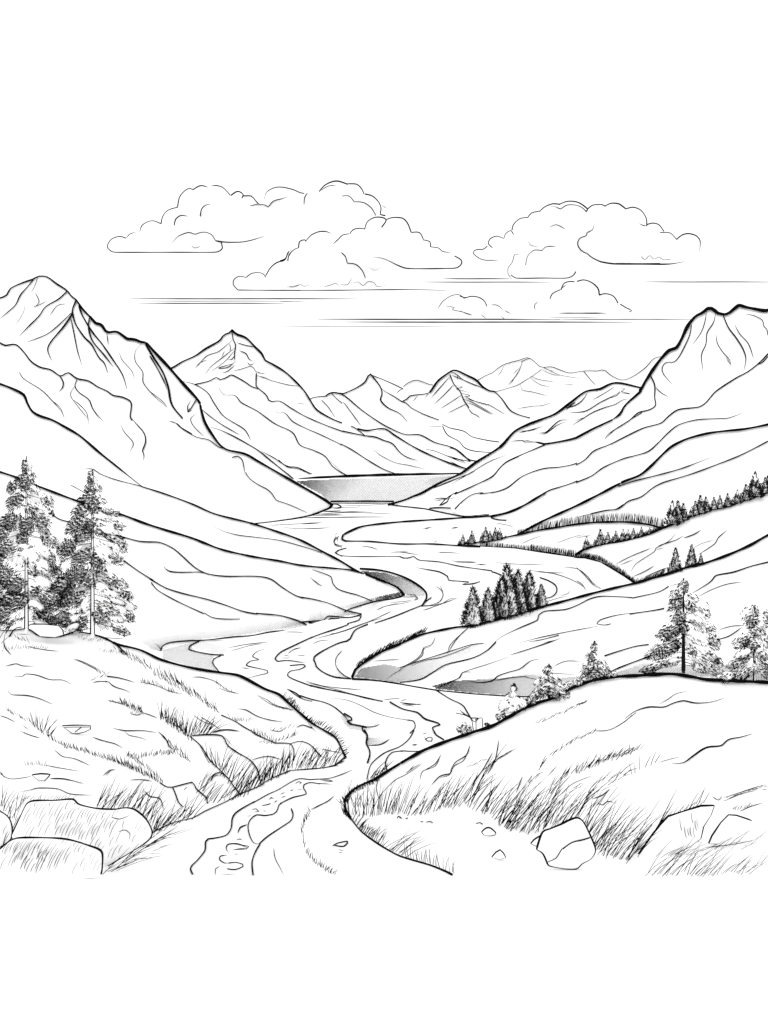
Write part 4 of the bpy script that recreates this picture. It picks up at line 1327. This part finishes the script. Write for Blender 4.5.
big_tree(594.5, 681, 642, 'kr', [(594,648,3,5,.85),(592,656,5,5,.85),(597,665,8,6,.8),(588,667,6,6,.75),(602,668,6,5,.7),(594,674,10,5,.8)],
         'small dense conical tree standing on the crest left of the tall right pine', 1.6, 1.5)
big_tree(549, 698, 665, 'kr', [(548,671,4,5,.8),(544,678,4,4,.6),(553,679,6,4,.5),(549,685,5,4,.25),(562,685,6,4,.55),(541,690,8,6,.9),(553,693,7,5,.85),(563,692,5,4,.7),(534,694,5,4,.6)],
         'small ragged tree with pale top and dark base behind the right knoll crest', 1.6, 1.5)
big_tree(514, 713, 684, 'kr', [(513,689,2,4,.3),(513,694,4,3,.15),(504,704,5,5,.12),(514,702,6,8,.05),(522,702,5,6,.15),(510,710,8,4,.1)],
         'small white snowy-looking tree with thin dark outline on the crest', 1.0, 1.4)
def bush(px, py, layer, lumps, label, d=.7):
    rr = random.Random(int(px)); D = dep_of(layer)(px, py) * .985; s = D / F; e0 = P(px, py, D); mb = MB()
    for x, y, rx, ry in lumps:
        c = e0 + Vector(((x - px) * s, 0, (py - y) * s)); blob(mb, c, rx*s*.85, rx*s*.7, ry*s*.85, 0, x)
        for k in range(int(rx * ry * 3 * d) + 14):
            a = rr.random() * 6.283; q = rr.uniform(.2, 1) if rr.random() < d else 1.0
            p = c + Vector((math.cos(a)*q*rx*s, -math.sqrt(max(0, 1 - q*q))*rx*s*.7, math.sin(a)*q*ry*s)); dd = Vector((-math.sin(a), 0, math.cos(a))) * rr.uniform(.5, 1.3) * s
            prism(mb, p - dd, p + dd, .36 * s, 1)
        prism(mb, c - Vector((0, 0, ry * s)), c - Vector((0, 0, (ry + 2) * s)), .5 * s, 1)
    tag(mb.build('bush', [SNOWY, NEEDLE], None, e0), label, 'bush', 'low bushes along the knoll crest')
bush(464, 734, 'kr', [(459,729,3,3),(464,726,3,4),(469,729,3,4),(463,732,5,2)], 'leafy low bush beside the bare shrub on the right crest')
bush(488, 726, 'kr', [(486,724,2.5,2),(489,725,2,1.5)], 'tiny round bush just right of the bare shrub', .9)
bush(501, 719, 'kr', [(498,717,3,3.5),(503,715,3,3)], 'small dark bush left of the white outlined tree', .9)
bush(530, 706, 'kr', [(527,701,5,4),(533,702,3,3),(522,706,3,2)], 'low dark bush between the white tree and the ragged tree', .9)
bush(575, 686, 'kr', [(570,685,5,3.5),(578,682,5,4),(583,678,3,4)], 'leafy low bush left of the small conical tree', .7)
bush(612, 677, 'kr', [(608,674,4,4),(614,674,3.5,3)], 'low round bush right of the small conical tree', .6)
bush(732, 679, 'kr', [(726,675,5,4),(720,677,4,3)], 'low leafy bush between the two tall right-hand pines', .5)
bush(60, 628, 'kl', [(52,622,9,5),(66,622,8,6),(78,625,7,6),(40,624,6,4)], 'dark tangled undergrowth bush between the two big left pines', 1.0)
# bare shrub
sb = MB(); Dk = lambda x, y: LAY['kr'].D(470, 733) * .985
for pts, w in (('462,712 466,715 471,718 473,728 474,733', .9), ('456,713 464,715 471,718', .6), ('465,715 460,710', .5), ('471,718 478,718', .8), ('475,720 482,718 482.5,727', .8), ('476,718 476,732', .7), ('471,719 475,722 479,718', .6)):
    pen(sb, Dk, Pt(pts), w, 'n', 0, eps=0)
tag(sb.build('bare_shrub', [BARK]), 'leafless twiggy shrub sticking up from the crest of the right knoll', 'shrub')

# ---------------------------------------------------------------- stones and boulders
def solid(mb, pg, D0, T_, w=0, rings=6, wob=.0):
    """a closed rounded body whose widest section follows the outline, T_ pixels deep to either side"""
    q = pg; cx = sum(p[0] for p in q) / len(q); cy = sum(p[1] for p in q) / len(q); s = D0 / F; n = len(q)
    O = [P(x, y, D0) for x, y in q]; c = P(cx, cy, D0); vs = []; idx = []
    for side in (-1, 1):
        for k in range(rings):
            a = math.pi / 2 * k / rings; sh = math.cos(a) ** .8 if k else 1
            if side == 1 and k == 0: continue
            st = len(vs); idx.append((side, k, st))
            for p in O: vs.append(c + (p - c) * sh + Vector((0, side * T_ * s * math.sin(a), 0)))
        vs.append(c + Vector((0, side * T_ * s, 0))); idx.append((side, 99, len(vs) - 1))
    fs = []; fr = [i for sd, k, i in idx if sd == -1 and k != 99]; bk = [fr[0]] + [i for sd, k, i in idx if sd == 1 and k != 99]
    tipf = [i for sd, k, i in idx if sd == -1 and k == 99][0]; tipb = [i for sd, k, i in idx if sd == 1 and k == 99][0]
    for seq, tip, fl in ((fr, tipf, 0), (bk, tipb, 1)):
        for a, b in zip(seq, seq[1:]):
            for j in range(n):
                f = (a + j, a + (j+1) % n, b + (j+1) % n, b + j); fs.append(f[::-1] if fl else f)
        for j in range(n):
            f = (seq[-1] + j, seq[-1] + (j+1) % n, tip); fs.append(f[::-1] if fl else f)
    mb.add(vs, fs, 0)
    if w:
        runs, cur = [], []
        for x, y in list(q) + [q[0], q[1]]:
            if y < 874.5: cur.append(P(x, y, D0))
            elif cur: runs.append(cur); cur = []
        for ring in runs + [cur]:
            if len(ring) > 1: tube(mb, ring, [w * WS * .72 * s * (1 + .2 * math.sin(i * .35)) for i in range(len(ring))], 1, 5)
def rock(name, outline, layer, label, w=1.0, T_=None, ink=(), hatch=(), cat='rock', group=None, smooth=True, close=True, Dmul=.99, front=.97):
    pg = Pt(outline); ybot = max(p[1] for p in pg); xm = sum(p[0] for p in pg) / len(pg)
    wpx = max(p[0] for p in pg) - min(p[0] for p in pg); T_ = T_ or wpx * .28
    bp = [dep_of(layer)(*p) for p in pg if p[1] > ybot - 8]; D0 = sum(bp) / len(bp) * Dmul * .985; s = D0 / F
    D0 -= T_ * s * .25
    pl = smooth_line(pg + [pg[0]], 2)[:-1] if smooth else smooth_line_lin(pg + [pg[0]])
    mb = MB(); solid(mb, pl, D0, T_, w)
    cx = sum(p[0] for p in pl) / len(pl); cy = sum(p[1] for p in pl) / len(pl)
    fd = lambda x, y: D0 - T_ * s * 1.03
    for pts, iw, fl in ink: pen(mb, fd, Pt(pts), iw, fl, eps=0)
    for dens, L, ang, poly, hw in hatch:
        hp = Pt(poly) if poly else pl
        xs_ = [p[0] for p in hp]; ys_ = [p[1] for p in hp]
        ar = math.radians(ang); ux, uy = math.cos(ar), -math.sin(ar); nx, ny = -uy, ux; gp = 2.9 * math.sqrt(.05 / dens)
        ox, oy = sum(xs_) / len(xs_), sum(ys_) / len(ys_); o_ = -90
        while o_ < 90:
            u = -90 + R.uniform(0, L)
            while u < 90:
                l = L * R.uniform(.6, 1.35); x, y = ox + nx * o_ + ux * u, oy + ny * o_ + uy * u
                while l > 3 and not inside(x + ux * l, y + uy * l, pl): l -= 1.5
                if l > 3 and inside(x, y, hp): pen(mb, fd, [(x, y), (x + ux * l * .5 - .9, y + uy * l * .5 - .6), (x + ux * l, y + uy * l)], hw * R.uniform(.7, 1.15) * .8, 't', n=3, eps=0)
                u += l + R.uniform(1, 7)
            o_ += gp * R.uniform(.75, 1.25)
    tag(mb.build(name, [STONE, INK], None, P(cx, ybot, D0)), label, cat, group)
def smooth_line_lin(p):
    out = []
    for a, b in zip(p, p[1:]):
        n = max(1, int(math.dist(a, b) / 2)); out += [(a[0] + (b[0]-a[0])*i/n, a[1] + (b[1]-a[1])*i/n) for i in range(n)]
    return out
rock('boulder', '-12,856 0,849 10,841 19,838 50,838 70,840 90,846 101,851 102.5,860 101,874 96,878 40,880 -12,880', 'kl', 'broad hatched boulder at the bottom left corner, in front of the others', 1.2, 7, Dmul=1.03,
     ink=[('70,840 80,842 90,846 95,848', .6, 't')], hatch=[(.055, 22, 62, '-5,876 0,848 20,842 60,843 85,850 60,876', .6), (.02, 14, 62, '60,876 80,855 98,858 98,876', .5), (.03, 16, 62, '0,876 0,855 45,850 45,876', .7)], group='boulders at the bottom left')
rock('boulder', '12,835 20,818 27,804 34,801 55,800.5 73,799.5 78,804 88,807 100,809 115,809.5 126,808 135,810 144,817 149,824 152,832 150,838 140,846 120,858 100,868 60,866 20,852', 'kl', 'long hatched boulder lying just behind the bottom left corner boulder', 1.2, 16,
     ink=[('111,817 120,819 130,815', .7, 't'), ('118,832 125,830 130,834 129,840', .6, 't'), ('124,820 122,828', .5, 't')], hatch=[(.045, 18, 62, '14,838 25,806 75,803 125,812 110,838 80,846', .6), (.03, 16, 62, '80,866 90,840 130,845 110,862', .6), (.02, 10, 60, '125,835 145,820 148,832 130,845', .5)], group='boulders at the bottom left', Dmul=1.06)
rock('boulder', '-14,800 -6,804 0,811 6,815 10,820 12,828 11,838 4,844 -6,850 -14,850', 'kl', 'rounded boulder cut by the left edge, behind the corner boulder', 1.0, 8, hatch=[(.04, 10, 66, '0,845 0,820 9,825 9,838', .6)], group='boulders at the bottom left', Dmul=1.02)
rock('rock', '29,626 31,624.5 45,624.5 59,626 62.5,630 63.7,634.5 56,637 41,636', 'kl', 'low flat-topped rock lying between the two big left pines', .9, 8, Dmul=.97, smooth=False)
rock('stone', '62.5,726 76,725.5 90,725.5 90.5,729 85,731.5 78,733 73,733', 'kl', 'small angular stone with facet lines in the middle of the left knoll', 1.0, 5, ink=[('64,727.5 76,727 89,727', .6, 'n'), ('75,732 81,727.5', .8, 'n')], smooth=False)
rock('stone', '32.5,775 41,774 50,774.5 47,778 44.5,780.5 38,779.5', 'kl', 'tiny wedge-shaped stone near the left edge above the boulders', 1.1, 3, smooth=False)
rock('boulder', '537,849 539,842 543,832 550,829 562,824 570,820 577.5,818 583,822 590,836 595,850 591,858 582,863 576,868 563,868 549,865 547,861 543,853', 'kr', 'large white cracked boulder on the bare ground of the right knoll', 1.4, 8, Dmul=.995, ink=[('562.5,849 572,842.5 582,840 590,837.5', 1.1, 'n'), ('562,849 560,852 556,858 548,862', .7, 'n')])
rock('stone', '531,843.5 534,840 540,836 539,842 538,846.5', 'kr', 'small pointed stone touching the left side of the large white boulder', 1.1, 3, smooth=False, Dmul=.97)
rock('stone', '482,832 485,829 488.5,827.8 492,829.5 495.5,833.5 490,835 484,834.5', 'kr', 'upper white rounded stone on the bare patch left of the large boulder', 1.1, 3.5)
rock('stone', '492,857 496,852.5 500,850 503,853 505.5,857.5 499,859', 'kr', 'lower white triangular stone on the bare patch near the bottom', 1.0, 3.5, smooth=False)
rock('boulder', '636,858 651,837 661,824 668,816.5 683,811.5 701,806 714,805.5 711,814 703,826 700.5,838 690,846 665,858', 'kr', 'slanting grass-covered slab, left of the two at the bottom right', 1.3, 7, Dmul=1.035, hatch=[(.05, 12, 98, '678,845 682,828 700,812 702,838', .7)], smooth=False)
rock('boulder', '709,843 712,836 721,822.5 728.5,815 736,815.5 751,820.5 748,825 743,828 736,835 726,839.5 716,843.5', 'kr', 'leaning triangular slab at the bottom right, right of the other slab', 1.1, 9, smooth=False)
# ---------------------------------------------------------------- clouds
CP = {'c1': '108,246 113,238 125,236 138,232 142,224 150,220 160,223 163,214 172,208 178,206 182,195 194,188 208,185 222,186 231,195 240,191 254,200 262,205 266,196 280,187 305,192 320,190 333,182 345,184 360,188 370,196 380,205 382,214 350,224 330,232 290,240 260,241 222,243 221,250 215,252 115,252',
      'c2': '233,285 237,277 247,276 254,273 262,276 268,266 282,258 290,250 299,244 305,240 318,231 330,233 340,232 348,229 365,228 369,219 378,217 386,220 398,218 407,222 411,232 421,234 425,241 432,247 443,251 453,256 461,262 460,267 448,268 407,268 395,266 372,272 385,280 380,287 300,290 238,290',
      'c3': '474,253 484,248 489,240 497,236 505,236 512,232 514,223 524,218 537,212 547,206 560,203 575,201 588,208 604,204 618,203 626,208 637,208 645,216 647,225 662,224 675,235 686,236 698,238 700,248 698,258 684,262 662,264 610,264 580,272 570,277 515,278 508,272 500,261 480,259',
      'c4': '439,310 443,300 455,295 465,298 480,295 488,305 500,308 511,315 480,317 450,314',
      'c5': '535,310 540,305 550,300 558,292 568,283 578,280 592,284 600,293 610,294 618,304 630,311 622,314 560,314 540,314'}
CLB = {'c1': 'long puffy cloud at the upper left with a flat-bottomed lump', 'c2': 'wide low cloud in the centre with a rounded right-hand tail', 'c3': 'big billowing cloud on the upper right', 'c4': 'faint small cloud between the middle and right clouds, low down', 'c5': 'small puffy cloud beneath the big right cloud'}
for k, c in CL.items():
    pg = smooth_line_lin(Pt(CP[k]) + [Pt(CP[k])[0]]); cx = sum(p[0] for p in pg) / len(pg); cy = sum(p[1] for p in pg) / len(pg)
    pg = [(x + (cx - x) * .012, y + (cy - y) * .04) for x, y in pg]
    solid(c['mb'], pg, c['D'], 18, 0)
    fd = lambda x, y: c['D'] - 18 * 1.03 * c['D'] / F
    for pts, w, fl in c['ink']: pen(c['mb'], fd, pts, w * .92, fl, eps=0)
    tag(c['mb'].build('cloud', [CLOUD, INK]), CLB[k], 'cloud', 'clouds over the mountains')
for x0, x1, y, w, lab in ((130, 358, 298.6, .9, 'long thin cloud streak, uppermost of the three under the left cloud'), (142, 292, 301, .55, 'faint middle streak of the three under the left cloud'), (139, 284, 303.2, .85, 'lowest streak of the three under the left cloud'),
        (280, 306, 301.6, .4, 'very short faint streak right of the three under the left cloud'), (318, 560, 319.2, 1.1, 'dark long streak below the central cloud'), (345, 632, 322, 1.1, 'lowest dark long streak running under the small clouds'),
        (281, 457, 326.6, .45, 'faint lowest thin streak above the snow peak'), (555, 694, 319.2, .7, 'thin streak reaching the shoulder of the right mountain'), (444, 512, 278.6, .9, 'short streak touching the left of the big right cloud'), (424, 550, 282, .8, 'streak just under the big right cloud'),
        (645, 775, 281.8, .8, 'streak at the far right edge beneath the big cloud'), (548, 600, 317.5, .4, 'faint short streak beneath the small right cloud')):
    mb = MB(); pen(mb, lambda x, y: 19000, [(x0, y), ((x0 * 2 + x1) / 3, y + .2), ((x0 + x1 * 2) / 3, y + .1), (x1, y + .3)], w, 't', 0, wob=.05, eps=0)
    tag(mb.build('cloud_streak', [INK]), lab, 'cloud streak', 'thin cloud streaks')

for h in LAY.values(): h.build()
tag(FLO.build('ground', [SNOW, INK]), kind='structure')
for k, mb in WAT.items(): tag(mb.build(k, [SNOW if k == 'path' else WATER, INK]), kind='structure')

# ---------------------------------------------------------------- camera, light
cam = bpy.data.cameras.new('camera'); co = bpy.data.objects.new('camera', cam); C.objects.link(co)
cam.sensor_fit = 'VERTICAL'; cam.sensor_height = 24; cam.sensor_width = 18; cam.lens = F / 1024 * 24
co.rotation_euler = (math.pi / 2, 0, 0); cam.shift_y = (HY - 512) / 1024; cam.clip_start = .5; cam.clip_end = 400000
bpy.context.scene.camera = co
w = bpy.data.worlds.new('World'); bpy.context.scene.world = w; w.use_nodes = True; nt = w.node_tree
bg = nt.nodes['Background']; sky = nt.nodes.new('ShaderNodeTexSky'); sky.sky_type = 'NISHITA'; sky.sun_disc = False
EL, ROT = math.radians(42), math.radians(200)
sky.sun_elevation = EL; sky.sun_rotation = ROT
mx = nt.nodes.new('ShaderNodeMixRGB'); mx.inputs['Fac'].default_value = .965
mx.inputs['Color2'].default_value = (10.5, 10.5, 10.5, 1)     # bright, even, snowy overcast
nt.links.new(sky.outputs['Color'], mx.inputs['Color1']); nt.links.new(mx.outputs['Color'], bg.inputs['Color']); bg.inputs['Strength'].default_value = .1
sun = bpy.data.lights.new('sun', 'SUN'); sun.energy = .7; sun.angle = math.radians(15); sun.color = (1, .98, .96)
so = bpy.data.objects.new('sun', sun); so.rotation_euler = (math.radians(48), 0, math.radians(-20)); C.objects.link(so)
sc_ = bpy.context.scene
sc_.view_settings.view_transform = 'Standard'; sc_.view_settings.look = 'None'; sc_.view_settings.gamma = 1; sc_.view_settings.exposure = .18
sc_.cycles.use_denoising = True; sc_.cycles.max_bounces = 6; sc_.cycles.diffuse_bounces = 4
